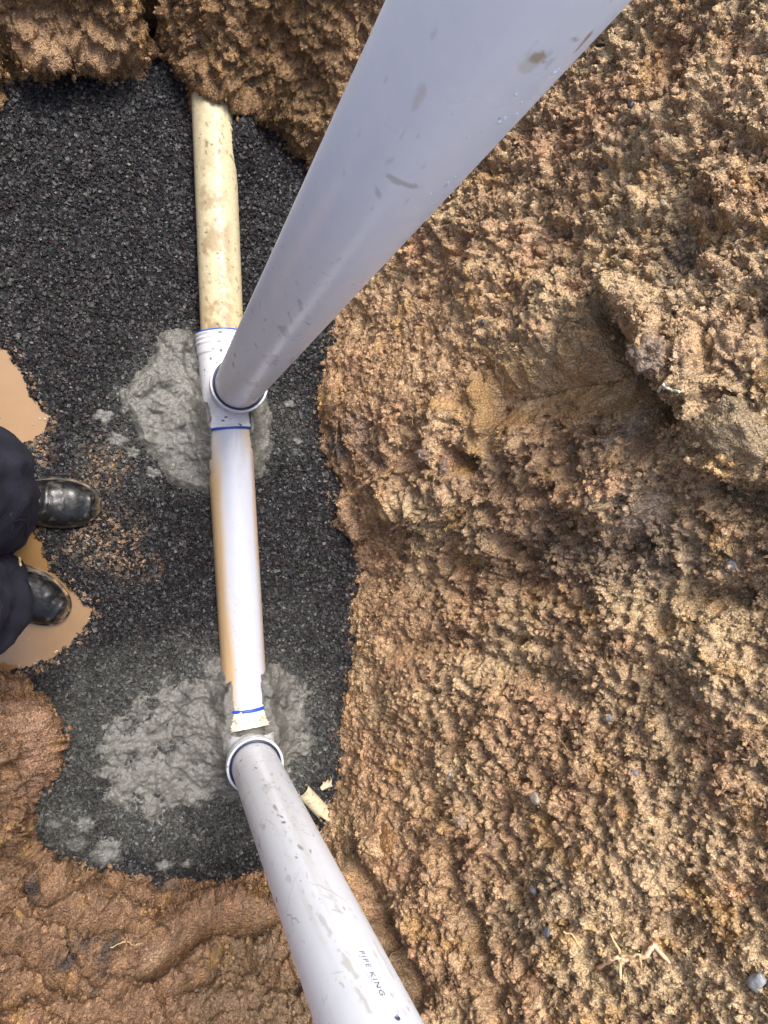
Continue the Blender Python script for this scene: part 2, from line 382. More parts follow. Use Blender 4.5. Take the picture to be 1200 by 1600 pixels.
# ------------------------------------------------------------------ generic scatter of small angular pieces
CUBE = np.array([[x, y, z] for x in (-.5, .5) for y in (-.5, .5) for z in (-.5, .5)])
CF = np.array([[0,1,3,2],[4,6,7,5],[0,4,5,1],[2,3,7,6],[0,2,6,4],[1,5,7,3]])
_t = (1+5**.5)/2
ICO = np.array([[-1,_t,0],[1,_t,0],[-1,-_t,0],[1,-_t,0],[0,-1,_t],[0,1,_t],[0,-1,-_t],[0,1,-_t],[_t,0,-1],[_t,0,1],[-_t,0,-1],[-_t,0,1]])/1.9/2
IF = np.array([[0,11,5],[0,5,1],[0,1,7],[0,7,10],[0,10,11],[1,5,9],[5,11,4],[11,10,2],[10,7,6],[7,1,8],[3,9,4],[3,4,2],[3,2,6],[3,6,8],[3,8,9],[4,9,5],[2,4,11],[6,2,10],[8,6,7],[9,8,1]])
def randrot(n):
    q = rng.normal(size=(n, 4)); q /= np.linalg.norm(q, axis=1)[:, None]
    a, b, c, d = q.T
    return np.stack([1-2*(c*c+d*d), 2*(b*c-a*d), 2*(b*d+a*c), 2*(b*c+a*d), 1-2*(b*b+d*d), 2*(c*d-a*b), 2*(b*d-a*c), 2*(c*d+a*b), 1-2*(b*b+c*c)], 1).reshape(-1, 3, 3)
def pieces(name, P, size, colr, mat, base=CUBE, faces=CF, jit=.22, aspect=(.45, 1.0), smooth=False):
    n = len(P); k = len(base)
    V = base[None]+rng.uniform(-jit, jit, (n, k, 3))
    sc_ = np.stack([np.ones(n), rng.uniform(.6, 1, n), rng.uniform(*aspect, n)], 1)*size[:, None]
    V = V*sc_[:, None, :]; V = np.einsum('nij,nkj->nki', randrot(n), V)+P[:, None, :]
    Fc = (faces[None]+(np.arange(n)*k)[:, None, None]).reshape(-1, faces.shape[1])
    return mesh_np(name, V.reshape(-1, 3), Fc, mat, np.repeat(colr, k, axis=0), smooth)

# crumbs of soil lying on the banks
vis = idx[(P0[idx, 0] > -.45) & (P0[idx, 0] < 1.25) & (np.abs(P0[idx, 1]) < 1.45) & (DS[idx] > .0)]
area = np.ones(len(vis))/np.maximum(NR[vis, 2], .2)
wgt = area*SMV[vis]*(.12+.35*(P0[vis, 0] < .3)+1.5*np.clip(P0[vis, 0]-.35, 0, .6))*(.3+np.clip(fbm(P0[vis], 12, 2, 200)+.5, 0, 1.2))
pick = rng.choice(vis, 95000, p=wgt/wgt.sum())
pp = P1[pick]+rng.normal(0, .0025, (len(pick), 3)); ss = .0025+.0115*rng.random(len(pick))**5
cc = C[pick]*rng.uniform(.75, 1.35, (len(pick), 1))
crumbs = pieces('soil_crumbs', pp+NR[pick]*(ss*.15)[:, None], ss*1.2, np.clip(cc/np.maximum(1, cc.max(1)/.58)[:, None], .02, .8), M_SOIL, ICO, IF, .19, (.4, .9), False)
tag(crumbs, 'loose crumbs of brown soil over the trench banks', None, kind='stuff')

# ------------------------------------------------------------------ gravel bed
PUD1 = polypx([(-120,520),(-20,535),(12,542),(28,575),(45,610),(75,655),(72,672),(52,690),(20,700),(-60,720),(-200,700)])
PUD2 = polypx([(38,800),(60,835),(72,870),(92,900),(112,925),(150,952),(128,985),(118,1010),(80,1030),(50,1045),(10,1056),(-30,1060),(-200,1040),(-260,900),(-200,790),(-20,790)])
A_TEE = at(345, 520, .035); 
def axpt(u, v): return at(u, v, .04)
PA0, PA1 = axpt(331, 112), axpt(348, 540)     # old cream pipe axis
PB0, PB1 = axpt(357, 655), at(388, 1111, .069)-np.array([0, 0, .055])    # white pipe axis
R1 = np.array([.198, .319]); R2 = np.array([.239, -.571])   # risers
def gravel_z(P2):
    P = np.column_stack([P2, np.zeros(len(P2))])
    z = .010*fbm(P, 5, 3, 300)+.004*fbm(P, 25, 2, 301)
    for pud in (PUD1, PUD2):
        d = sdf(P2, pud)+.010*fbm(P, 30, 3, 303)
        z = z*sstep(-.02, .10, d) - .034*(1-sstep(-.022, .016, d))+0*z
    m = at(376, 235, 0)[:2]; z += .098*np.exp(-((P2[:, 0]-m[0])/.045)**2-((P2[:, 1]-m[1])/.12)**2)
    m = at(390, 390, 0)[:2]; z += .018*np.exp(-((P2[:, 0]-m[0])/.05)**2-((P2[:, 1]-m[1])/.2)**2)
    for A, B in ((PB0, PB1),):
        d, t = segdist(P2, A[:2], B[:2]); z += .018*np.exp(-(d/.075)**2)
    return z
# wet concrete outlines
CON1 = polypx([(183,608),(205,590),(236,550),(240,522),(262,508),(300,514),(325,545),(345,560),(400,590),(418,612),(430,650),(428,700),(412,745),(395,748),(350,770),(330,772),(300,764),(262,758),(245,722),(215,685),(196,645)], .03)
CON2 = polypx([(215,1085),(250,1058),(290,1048),(322,1040),(345,1030),(380,1015),(405,1025),(420,1028),(445,1026),(470,1060),(494,1085),(499,1130),(490,1175),(462,1222),(420,1270),(380,1275),(330,1272),(290,1290),(235,1312),(195,1290),(155,1245),(135,1180),(160,1125)], .03)
CON2W = polypx([(110,1050),(250,1010),(340,1000),(420,1020),(500,1060),(515,1150),(480,1260),(400,1310),(300,1330),(200,1340),(80,1330),(45,1300),(75,1210),(90,1110)], .02)

def greycoat(P2):
    """how much cement slurry the chips carry here"""
    P = np.column_stack([P2, np.zeros(len(P2))])
    n = fbm(P, 14, 3, 310)
    g = (1-sstep(-.03, .06, sdf(P2, CON2W)+.05*n))*np.clip(.8+.7*n, 0, 1)
    d1 = sdf(P2, CON1)
    g = np.maximum(g, (1-sstep(.0, .055, d1+.02*n))*np.clip(.35+.9*n, 0, 1))
    m = at(455, 660)[:2]; r = np.hypot((P2[:, 0]-m[0])/.05, (P2[:, 1]-m[1])/.09); g = np.maximum(g, (1-sstep(.5, 1.3, r+.5*n))*.55)
    m = at(455, 980)[:2]; r = np.hypot((P2[:, 0]-m[0])/.10, (P2[:, 1]-m[1])/.12); g = np.maximum(g, (1-sstep(.4, 1.2, r+.6*n))*.25)
    m = at(190, 690)[:2]; r = np.hypot((P2[:, 0]-m[0])/.10, (P2[:, 1]-m[1])/.12); g = np.maximum(g, (1-sstep(.3, 1.2, r+.8*n))*.5)
    return np.clip(g, 0, 1)
bx = np.arange(-.95, .60, .009); by = np.arange(-.98, 1.32, .009)
BX, BY = np.meshgrid(bx, by, indexing='ij'); B2 = np.stack([BX.ravel(), BY.ravel()], 1)
bz = gravel_z(B2)-.003; dsf = sdf(B2, FLOOR)
keep = (dsf < .06).reshape(BX.shape)
gf = gridfaces(len(bx), len(by)); kk = keep.ravel()[gf].all(axis=1)
bed_col = None
bed_g = greycoat(B2)[:, None]; bed_col = np.array([.013, .012, .012])*(1-bed_g)+np.array([.055, .056, .051])*bed_g
gravel_sheet = (np.column_stack([B2, bz]), gf[kk], bed_col)

NCH = 290000
c2 = np.column_stack([rng.uniform(-.82, .56, NCH), rng.uniform(-.95, 1.30, NCH)])
c2 = c2[sdf(c2, FLOOR) < .035]; n = len(c2)
cz = gravel_z(c2); sz = .0036+.0062*rng.random(n)**2
cz = cz+rng.uniform(-.35, .45, n)*sz
base = np.array([.0138, .0134, .0140])*rng.lognormal(0, .38, (n, 1))*np.array([1, 1, 1])+rng.normal(0, .002, (n, 3))
lt = rng.random(n) < .018; base[lt] = base[lt]*2.2+.015
pu = rng.random(n) < .12; base[pu] *= np.array([1.35, .95, 1.0])
g = greycoat(c2)*(rng.random(n)*.5+.6); g = np.clip(g, 0, 1)[:, None]
base = base*(1-g)+np.array([.078, .079, .070])*rng.uniform(.5, 1.3, (n, 1))*g
cP = np.column_stack([c2, cz]); nn = fbm(cP, 22, 3, 330)
bm = np.zeros(n)
for (u, v), ra in (((165,840),.10), ((160,725),.08), ((190,870),.07), ((230,885),.04), ((60,700),.05)):
    m = at(u, v)[:2]; bm = np.maximum(bm, (1-sstep(.2, 1.1, np.hypot(c2[:, 0]-m[0], c2[:, 1]-m[1])/ra+.5*nn)))
bm = (bm*(rng.random(n) < .38))[:, None]; base = base*(1-bm)+np.array([.25, .165, .10])*rng.uniform(.4, 1.3, (n, 1))*bm
pd = np.minimum(sdf(c2, PUD1), sdf(c2, PUD2)); wetb = ((np.abs(pd) < .02) & (rng.random(n) < .25))[:, None]
base = np.where(wetb, np.array([.20, .135, .085])*rng.uniform(.4, 1.2, (n, 1)), base)
edge = ((sdf(c2, FLOOR) > -.025) & (rng.random(n) < .10))[:, None]; base = np.where(edge, np.array([.24, .15, .08])*rng.uniform(.5, 1.2, (n, 1)), base)
Vs, Fs, Cs = gravel_sheet
chips = pieces('gravel', cP, sz, np.clip(base, .008, .6), M_GRAVEL, CUBE, CF, .2, (.35, .9))
# the bed under the chips joins them in the one gravel object
bed = mesh_np('gravel_bed', Vs, Fs, M_GRAVEL, Cs)
for o in bpy.context.view_layer.objects: o.select_set(False)
bed.select_set(True); chips.select_set(True); bpy.context.view_layer.objects.active = chips; bpy.ops.object.join()
tag(chips, 'dark crushed stone bedding on the trench floor', None, kind='stuff')

# ------------------------------------------------------------------ muddy water
WZ = -.013
m, t, P, N, L = base_mat('muddy_water')
P.inputs['Roughness'].default_value = .04; P.inputs['Specular IOR Level'].default_value = .6
tc = N.new('ShaderNodeTexCoord'); n1 = N.new('ShaderNodeTexNoise'); n1.inputs['Scale'].default_value = 9; n1.inputs['Detail'].default_value = 3
L.new(tc.outputs['Object'], n1.inputs['Vector']); cr = N.new('ShaderNodeValToRGB')
cr.color_ramp.elements[0].position = .3; cr.color_ramp.elements[0].color = (.215, .122, .045, 1)
cr.color_ramp.elements[1].position = .7; cr.color_ramp.elements[1].color = (.255, .15, .062, 1)
L.new(n1.outputs[0], cr.inputs[0]); L.new(cr.outputs[0], P.inputs['Base Color'])
n2 = N.new('ShaderNodeTexNoise'); n2.inputs['Scale'].default_value = 14; L.new(tc.outputs['Object'], n2.inputs['Vector'])
b = N.new('ShaderNodeBump'); b.inputs['Strength'].default_value = .12; b.inputs['Distance'].default_value = .004
L.new(n2.outputs[0], b.inputs['Height']); L.new(b.outputs[0], P.inputs['Normal'])
M_WATER = m
wx = np.linspace(-.9, -.02, 60); wy = np.linspace(-.52, .42, 60); WX, WY = np.meshgrid(wx, wy, indexing='ij')
water = mesh_np('water', np.stack([WX, WY, np.full_like(WX, WZ)], -1).reshape(-1, 3), gridfaces(60, 60), M_WATER)
tag(water, 'opaque tan muddy water pooled in the gravel at the boots', None, kind='structure')
# small bubbles along the waterline
m, t, P, N, L = base_mat('bubble_film'); P.inputs['Base Color'].default_value = (.55, .42, .30, 1); P.inputs['Roughness'].default_value = .05
P.inputs['Alpha'].default_value = .4; M_BUB = m
def hemis(name, pts, rad, mat):
    V = []; Fc = []
    for (x, y, z), r in zip(pts, rad):
        b0 = len(V); nu, nv = 12, 5
        for i in range(nv):
            th = math.pi/2*i/nv
            for j in range(nu):
                ph = 2*math.pi*j/nu; V.append((x+r*math.cos(th)*math.cos(ph), y+r*math.cos(th)*math.sin(ph), z+r*.8*math.sin(th)))
        V.append((x, y, z+r*.8))
        for i in range(nv-1):
            for j in range(nu): Fc.append((b0+i*nu+j, b0+i*nu+(j+1) % nu, b0+(i+1)*nu+(j+1) % nu, b0+(i+1)*nu+j))
        for j in range(nu): Fc.append((b0+(nv-1)*nu+j, b0+(nv-1)*nu+(j+1) % nu, b0+nv*nu))
    return mesh_py(name, V, Fc, mat)
bp = []; br = []
for u, v, k, sp in ((112,1012,5,9),(95,1022,6,10),(65,1040,9,10),(45,1052,7,8),(138,965,3,6),(20,1060,6,8),(75,652,3,5),(45,598,4,6),(52,592,3,5),(28,570,3,6),(18,1010,3,8),(35,1000,2,5),(33,983,1,3),(72,835,4,6),(82,880,5,7),(50,660,2,8),(8,660,2,8),(130,990,3,5),(100,905,3,5)):
    for _ in range(k):
        q = at(u+random.gauss(0, sp), v+random.gauss(0, sp*.6), WZ)
        bp.append((q[0], q[1], WZ)); br.append(random.uniform(.0018, .0052))
foam = hemis('foam_bubbles', bp, br, M_BUB); tag(foam, 'small bubbles along the edge of the muddy water', None, kind='stuff')

# ------------------------------------------------------------------ wet concrete
S1_ = np.array([R2[0], R2[1]+.05, .04])
def concrete(name, poly, step, top, edge, seed, label, ragged, heap):
    lo = poly.min(0)-.05; hi = poly.max(0)+.05
    xs = np.arange(lo[0], hi[0], step); ys = np.arange(lo[1], hi[1], step)
    X, Y = np.meshgrid(xs, ys, indexing='ij'); P2 = np.stack([X.ravel(), Y.ravel()], 1); P = np.column_stack([P2, np.zeros(len(P2))])
    d = -sdf(P2, poly)+ragged*fbm(P, 16, 3, seed)+ragged*.5*fbm(P, 60, 2, seed+9)
    d = d+.003; z = gravel_z(P2)-.016+(top+.006)*sstep(-.012, edge, d)+.010*sstep(-.012, .004, d)
    sm = .35+.65*sstep(-.25, .25, fbm(P, 9, 2, seed+50)); lump = .010*fbm(P, 12, 3, seed+20)+.0050*sm*fbm(P, 48, 4, seed+21, .6)-.006*sstep(.8, 1.2, fbm(P, 13, 2, seed+52, ridged=True))
    dd, rr = worley(P, 45, seed); lump += .009*np.maximum(0, .7-dd)*(rr > .6)*sm
    dd, rr = worley(P, 95, seed+5); lump += .005*np.maximum(0, .7-dd)*sm
    z += lump*sstep(-.01, .02, d)
    for A, B in ((PB0, S1_), (PA1, PB0)):                 # heaped against the pipe
        q, t_ = segdist(P2, A[:2], B[:2]); z += heap*np.exp(-(np.maximum(q-.025, 0)/.040)**2)*sstep(-.005, .085, d)*np.clip(1+.8*fbm(P, 14, 2, seed+60), .7, 1.4)
    q = np.hypot(P2[:, 0]-R2[0], P2[:, 1]-R2[1]); z += .050*np.exp(-(q/.09)**2)*sstep(0, .03, d)
    if True:
        qq, t1_ = segdist(P2, PB0[:2], S1_[:2]); q3, _t = segdist(P2, PA1[:2], PB0[:2]); zc = .040-.025*t1_; qq = np.minimum(qq, q3)
        capz = np.where(qq < .047-.012*sstep(.55, .95, t1_)+.004*vnoise(P, 40, 77), zc+np.sqrt(np.maximum(.055**2-qq**2, 0))-.006, .2); z = np.minimum(np.minimum(z, capz), zc+.047)
    keepv = d > -.016; f = gridfaces(len(xs), len(ys)); f = f[keepv[f].all(axis=1)]
    used = np.unique(f); re = np.zeros(len(P2), np.int64); re[used] = np.arange(len(used))
    n_ = fbm(P, 7, 3, seed+30); n3 = fbm(P, 40, 3, seed+31)
    c = np.array([.142, .138, .121])*(1+.22*n_+.18*n3)[:, None]
    c *= (1-.35*sstep(.2, .5, fbm(P, 28, 2, seed+33)))[:, None]
    
    V = np.column_stack([P2, z])[used]
    o = mesh_np(name, V, re[f], M_CONC, np.clip(c[used], .03, .5)); tag(o, label, 'wet concrete'); return o
con1 = concrete('concrete_haunch', CON1, .0023, .022, .03, 400, 'wet grey concrete dumped round the upper pipe junction, pointed at its left side', .006, .064)
con2 = concrete('concrete_haunch', CON2, .0023, .012, .05, 500, 'broad ragged spread of wet grey concrete round the lower bend', .036, .082)
# little splats of the same mix lying on the gravel: (u, v, radius px, label)
SPL = [(161,651,15,'grey concrete splat on gravel nearest the left point of the poured concrete','z'),
 (183,687,15,'grey concrete splat just right and below the round one, level with the dark bare gravel','z'),
 (206,708,12,'small grey concrete splat beside the lower left edge of the upper concrete',''),
 (196,642,9,'tiny grey concrete splat touching the left tip of the upper concrete',''),
 (238,740,13,'grey concrete splat at the bottom corner of the upper concrete',''),
 (452,633,10,'tiny grey concrete splat right of the upper riser collar',''),
 (465,690,9,'tiny grey concrete splat between white pipe and right bank',''),
 (133,1288,17,'flat grey concrete lump at the lower left corner of the gravel',''),
 (168,1331,24,'largest flat grey concrete lump by the bottom edge of the gravel',''),
 (118,1318,16,'dark grey concrete lump touching the lower left bank',''),
 (255,1352,13,'grey concrete lump in dark gravel below the lower concrete',''),
 (290,1349,9,'small grey concrete lump in dark gravel near the bottom bank',''),
 (80,1290,14,'wet grey concrete smear in the far lower left gravel corner','')]
SPL[0] = (161,651,15,'round grey concrete splat on the gravel left of the upper concrete','')
SPL[1] = (183,687,15,'oval grey concrete splat lying just below the round one','')
for i, (u, v, rp, lab, _z) in enumerate(SPL):
    c0 = at(u, v, 0); r = rp*1.62e-3; nr, na = 12, 32
    an = np.linspace(0, 2*np.pi, na, endpoint=False); rr = np.linspace(0, 1.15, nr)
    RR, AA = np.meshgrid(rr, an, indexing='ij')
    w_ = np.stack([np.cos(AA), np.sin(AA), np.full_like(AA, i*3.1)], -1).reshape(-1, 3)
    rag = (1+.55*fbm(w_, 1.6, 3, 600)).reshape(RR.shape)
    X = c0[0]+RR*r*rag*np.cos(AA)*1.0; Y = c0[1]+RR*r*rag*np.sin(AA)*.8
    P2 = np.stack([X.ravel(), Y.ravel()], 1); P = np.column_stack([P2, np.zeros(len(P2))])
    z = gravel_z(P2)+.009*(1-sstep(.55, 1.12, RR.ravel()))-.007*sstep(.9, 1.15, RR.ravel())+.004*fbm(P, 70, 3, 610)+.002
    V = np.column_stack([P2, z])-c0; col = np.array([.125, .123, .11])*(1+.4*fbm(P, 60, 3, 620))[:, None]*(.6 if i in (9, 12) else 1)
    o = mesh_np('concrete_splat', V, gridfaces(nr, na, True), M_CONC, np.clip(col, .03, .4)); o.location = c0
    tag(o, lab, 'concrete splat', 'concrete splats lying on the gravel')

# ------------------------------------------------------------------ pipes
def frame_from(A, B):
    A = np.asarray(A, float); B = np.asarray(B, float); L_ = np.linalg.norm(B-A); w_ = (B-A)/L_
    ref = np.array([0, 0, 1.]) if abs(w_[2]) < .8 else np.array([0, 1., 0])
    u_ = np.cross(w_, ref); u_ /= np.linalg.norm(u_); v_ = np.cross(u_, w_)   # u sideways, v up
    return A, L_, u_, v_, w_
def tube(name, A, B, r, mat, colf=None, na=96, step=.004, thick=.0035, parent=None, origin=None, prof=None, rag=None):
    """hollow pipe; prof(s)->radius offset along it; colf(P, ang, s)->colour; rag(ang)->end shortening"""
    A, L_, u_, v_, w_ = frame_from(A, B); ns = max(4, int(L_/step)); s = np.linspace(0, L_, ns)
    an = np.linspace(0, 2*np.pi, na, endpoint=False); Sx, Ax = np.meshgrid(s, an, indexing='ij')
    if rag is not None: Sx = Sx*((L_-rag(Ax))/L_)
    rad = np.full_like(Sx, r)
    if prof: rad = rad+prof(Sx)
    def ring(Rr, Ss): return (A+Ss[..., None]*w_+Rr[..., None]*(np.cos(Ax[:len(Ss)])[..., None]*u_+np.sin(Ax[:len(Ss)])[..., None]*v_))
    outer = ring(rad, Sx)
    inner = ring(rad[::-1]-thick, Sx[::-1])
    full = np.concatenate([outer, inner, outer[:1]], 0)
    V = full.reshape(-1, 3); So = np.concatenate([Sx, Sx[::-1], Sx[:1]], 0).ravel(); Ao = np.tile(an, full.shape[0])
    col = colf(V, Ao, So) if colf else None
    org = np.asarray(origin if origin is not None else (0, 0, 0), float)
    o = mesh_np(name, V-org, gridfaces(full.shape[0], na, True), mat, col)
    me = o.data
    o.data.polygons.foreach_set('use_smooth', np.ones(len(me.polygons), bool))
    if parent: o.parent = parent
    elif origin is not None: o.location = org
    return o
def cylhit(u, v, A, B, r):
    """line of sight against a pipe: position along it and angle round it"""
    A, L_, u_, v_, w_ = frame_from(A, B); d = ray(u, v); d = d/np.linalg.norm(d); o = CAM-A
    d2 = d-w_*d.dot(w_); o2 = o-w_*o.dot(w_)
    a, b, c = d2.dot(d2), 2*d2.dot(o2), o2.dot(o2)-r*r; D = b*b-4*a*c
    t_ = (-b-math.sqrt(max(D, 0)))/(2*a); p = o+d*t_
    return p.dot(w_), math.atan2(p.dot(v_), p.dot(u_))
def smudges(An, Sn, r, A, B, marks):
    """weights (n, marks) for dirt marks given by photo place, size along / round the pipe in m"""
    out = []
    for (u, v, ls, la, rot) in marks:
        s0, a0 = cylhit(u, v, A, B, r); ds = Sn-s0; da = ((An-a0+np.pi) % (2*np.pi)-np.pi)*r
        x = ds*math.cos(rot)+da*math.sin(rot); y = -ds*math.sin(rot)+da*math.cos(rot)
        out.append(np.hypot(x/ls, y/la))
    return out
PR = .055
# --- old cream pipe
def col_old(V, An, Sn):
    n = fbm(V, 14, 4, 700); n2 = fbm(V, 70, 3, 701); n3 = fbm(V, 220, 2, 702); c = np.array([.53, .465, .295])*(1+.06*n)[:, None]
    st = np.maximum(0, np.sin(An))  # top of pipe
    y = V[:, 1]
    k = sstep(-.2, .35, n+.5*n2-np.abs(An-np.pi*.40)*.7+.3)*sstep(at(0,470,.09)[1]-.03, at(0,330,.09)[1], y)*(1-sstep(at(0,330,.09)[1], at(0,190,.09)[1], y)*.65)
    k = sstep(.05, .6, n*.9+.5*n2+.25)*(1-sstep(.5, 1.0, np.abs(An-np.pi*.42)))*(1-.6*sstep(.75, .95, y))
    c = c*(1-.75*k[:, None])+np.array([.27, .20, .11])*.75*k[:, None]
    sp = sstep(.42, .6, n2+.35*n3)*(1-sstep(.6, 1.1, np.abs(An-np.pi*.55)))*.8
    c = c*(1-sp[:, None])+np.array([.16, .12, .07])*sp[:, None]
    sp = (sstep(.62, .75, n3+.3*n2)*.9)[:, None]; c = c*(1-sp)+np.array([.05, .045, .04])*sp
    warm = (1-sstep(.42, .62, y))[:, None]; c = c*(1-warm)+c*np.array([1.04, .93, .84])*warm
    return np.clip(c, .03, .85)
o = tube('old_pipe', PA0, PA1, .052, M_OLDPVC, col_old, origin=PA0)
tag(o, 'old cream pipe stained with soil, running out from under the upper bank', 'pipe')

# --- white pipe between the fittings
DB = PB1-PB0
def col_b(V, An, Sn):
    L_ = np.linalg.norm(DB); q = Sn/L_; lat = np.cos(An)        # +1 and -1 are the two sides
    n = fbm(V*np.array([6, 1, 6]), 5, 4, 710); n2 = fbm(V, 120, 2, 711)
    c = np.array([.50, .52, .575])*np.ones((len(V), 3))
    sgn = 1.0 if np.cross(DB, (0, 0, 1))[0] > 0 else -1.0
    left = -sgn*lat; e1 = sstep(.34, .66, left+.12*n-.12*sstep(.1, .3, q)+.1*sstep(.6, .9, q)); e2 = sstep(.60, .85, -left+.15*n-.1*sstep(.0, .3, q))
    e1 *= sstep(.06, .26, q+.08*n)*.9+.15; e2 *= .75
    for e, k in ((e1, (.50, .30, .12)), (e2, (.48, .32, .17))): 
        e = np.clip(e, 0, 1)[:, None]; c = c*(1-e)+np.array(k)*(1+.25*n)[:, None]*e
    band = (sstep(.30, .5, left+.15*n)*.30)[:, None]; c = c*(1-band)+np.array([.66, .58, .42])*band
    st = (sstep(.25, .5, n+.1*np.abs(lat))*(1-sstep(.0, .28, q))*.5)[:, None]; c = c*(1-st)+np.array([.42, .34, .26])*st
    for w_ in smudges(An, Sn, PR, PB0, PB1, [(378,950,.05,.0012,.45),(368,990,.035,.0010,.30),(392,1080,.04,.0008,.05)]):
        e = ((1-sstep(.6, 1.2, w_))*.6)[:, None]; c = c*(1-e)+np.array([.35, .34, .35])*e
    sp = (sstep(.6, .7, n2)*.5)[:, None]; c = c*(1-sp)+np.array([.4, .33, .28])*sp
    return np.clip(c, .03, .85)
o = tube('white_pipe', PB0, PB1, PR, M_PVC, col_b, origin=PB0)
tag(o, 'white plastic pipe lying between the two fittings, stained brown along its sides', 'pipe')

def ringtorus(name, c, axis, R, r, mat, col=None, squash=1.0, parent=None, origin=(0, 0, 0), na=72, nr=12, arc=None):
    c = np.asarray(c, float); w_ = np.asarray(axis, float); w_ = w_/np.linalg.norm(w_); ref = np.array([0, 0, 1.]) if abs(w_[2]) < .8 else np.array([0, 1., 0])
    u_ = np.cross(w_, ref); u_ /= np.linalg.norm(u_); v_ = np.cross(u_, w_)
    a = np.linspace(0, 2*np.pi, na, endpoint=False); b_ = np.linspace(0, 2*np.pi, nr, endpoint=False); Aa, Bb = np.meshgrid(a, b_, indexing='ij')
    rad = (R+r*np.cos(Bb))[..., None]; V = c+rad*(np.cos(Aa)[..., None]*u_+np.sin(Aa)[..., None]*v_)+(r*squash*np.sin(Bb))[..., None]*w_
    V = V.reshape(-1, 3); f = []
    for i in range(na):
        for j in range(nr): f.append((i*nr+j, ((i+1) % na)*nr+j, ((i+1) % na)*nr+(j+1) % nr, i*nr+(j+1) % nr))
    cc_ = None if col is None else col(V)
    o = mesh_np(name, V-np.asarray(origin, float), np.array(f), mat, cc_)
    if parent: o.parent = parent
    return o
def col_w(V, An=None, Sn=None):
    n = fbm(V, 20, 3, 720); n2 = fbm(V, 110, 3, 721)
    c = np.array([.60, .61, .63])*(1+.04*n)[:, None]
    sp = sstep(.56, .64, n2+.35*n+.3*fbm(V, 9, 2, 722))[:, None]; c = c*(1-sp)+np.array([.035, .033, .03])*sp
    gr = (sstep(.2, .7, n)*.35)[:, None]; c = c*(1-gr)+np.array([.45, .42, .36])*gr
    return np.clip(c, .02, .85)

# --- tee junction under the upper riser
T0, T1 = axpt(344, 524), axpt(357, 671)
tee = empty('tee_junction', tuple((T0+T1)/2*np.array([1, 1, 0])))
tag(tee, 'white tee junction under the upper riser with blue seals, flecked with black grit', 'pipe fitting')
ORG = np.array(tee.location); tw = (T1-T0)/np.linalg.norm(T1-T0); TL = np.linalg.norm(T1-T0)
def prof_sock(S_):
    return .0025*np.sin(S_/TL*0)+.004*((S_ < .006) | ((S_ > .014) & (S_ < .019)) | ((S_ > .028) & (S_ < .032)))
def col_tee(V, An, Sn):
    c = col_w(V); n2 = fbm(V, 150, 2, 790)
    for w_ in smudges(An, Sn, .0605, T0, T1, [(367,640,.0035,.008,0),(353,652,.003,.003,0),(349,657,.002,.003,0),(361,647,.001,.001,0),(369,652,.002,.0013,0),(360,655,.001,.001,0),(333,545,.003,.002,.3),(328,560,.004,.002,.2),(340,537,.0015,.003,.1),(336,660,.003,.001,0)]):
        e = (1-sstep(.8, 1.05, w_+.5*n2))[:, None]; c = c*(1-e)+np.array([.025, .024, .022])*e
    return c
tube('body', T0, T1, .0605, M_WHITE, col_tee, parent=tee, origin=ORG, step=.002, thick=.006,
     prof=lambda s: .0022*((s < .005) | ((s > .011) & (s < .016)) | ((s > .022) & (s < .027)) | (s > TL-.006))-.0025*((s > .05) & (s < TL-.05)))
ringtorus('seal', T0-tw*.0015, tw, .0575, .0035, M_BLUE, parent=tee, origin=ORG)
ringtorus('seal', T1+tw*.0015, tw, .0575, .0035, M_BLUE, parent=tee, origin=ORG)
RZ = .165
def upcol(name, xy, z0, z1, r, par, org, colf=col_w, prof=None): return tube(name, (*xy, z0), (*xy, z1), r, M_WHITE, colf, parent=par, origin=org, step=.002, thick=.006, prof=prof)
upcol('branch', R1, .05, RZ-.018, .0615, tee, ORG)
upcol('collar', R1, RZ-.022, RZ, .0665, tee, ORG, prof=lambda s: .0*s-.0015*((s > .008) & (s < .011)))
ringtorus('riser_seal', (*R1, RZ+.001), (0, 0, 1), .0585, .0030, M_NAVYSEAL, parent=tee, origin=ORG)

# --- bend under the lower riser
RZ2 = .150
bend = empty('pipe_bend', (R2[0], R2[1], 0))
tag(bend, 'grey-white bend under the lower riser, its socket smeared with cream paste', 'pipe fitting')
ORG2 = np.array(bend.location)
def col_g(V, An=None, Sn=None):
    n = fbm(V, 30, 3, 730); n2 = fbm(V, 120, 3, 731); c = np.array([.50, .50, .52])*(1+.2*n)[:, None]
    sp = (sstep(.3, .5, n2)*.8)[:, None]; c = c*(1-sp)+np.array([.10, .095, .09])*sp; return np.clip(c, .02, .85)
def col_cream(V, An=None, Sn=None):
    n = fbm(V, 45, 4, 740, .6); n2 = fbm(V, 110, 2, 741); c = np.array([.72, .68, .56])*(1+.12*n)[:, None]
    k = (sstep(.05, .5, n)*.65)[:, None]; c = c*(1-k)+np.array([.42, .34, .22])*k
    sp = sstep(.5, .62, n2)[:, None]*.8; c = c*(1-sp)+np.array([.2, .17, .13])*sp; return np.clip(c, .02, .85)
S0 = PB1; S1 = np.array([R2[0], R2[1]+.055, .030]); 
so_ = tube('socket', S0-DB/np.linalg.norm(DB)*0, S1, .0575, M_OLDPVC, col_cream, parent=bend, origin=ORG2, step=.002, thick=.006,
     prof=lambda s: .0025*np.sin(s*900)*.4)
me = so_.data; vv = np.empty(len(me.vertices)*3, np.float32); me.vertices.foreach_get('co', vv); vv = vv.reshape(-1, 3); w3 = vv+ORG2
dirn = (w3-(S0+S1)/2); dirn[:, 1] = 0; dirn /= np.linalg.norm(dirn, axis=1)[:, None]+1e-6
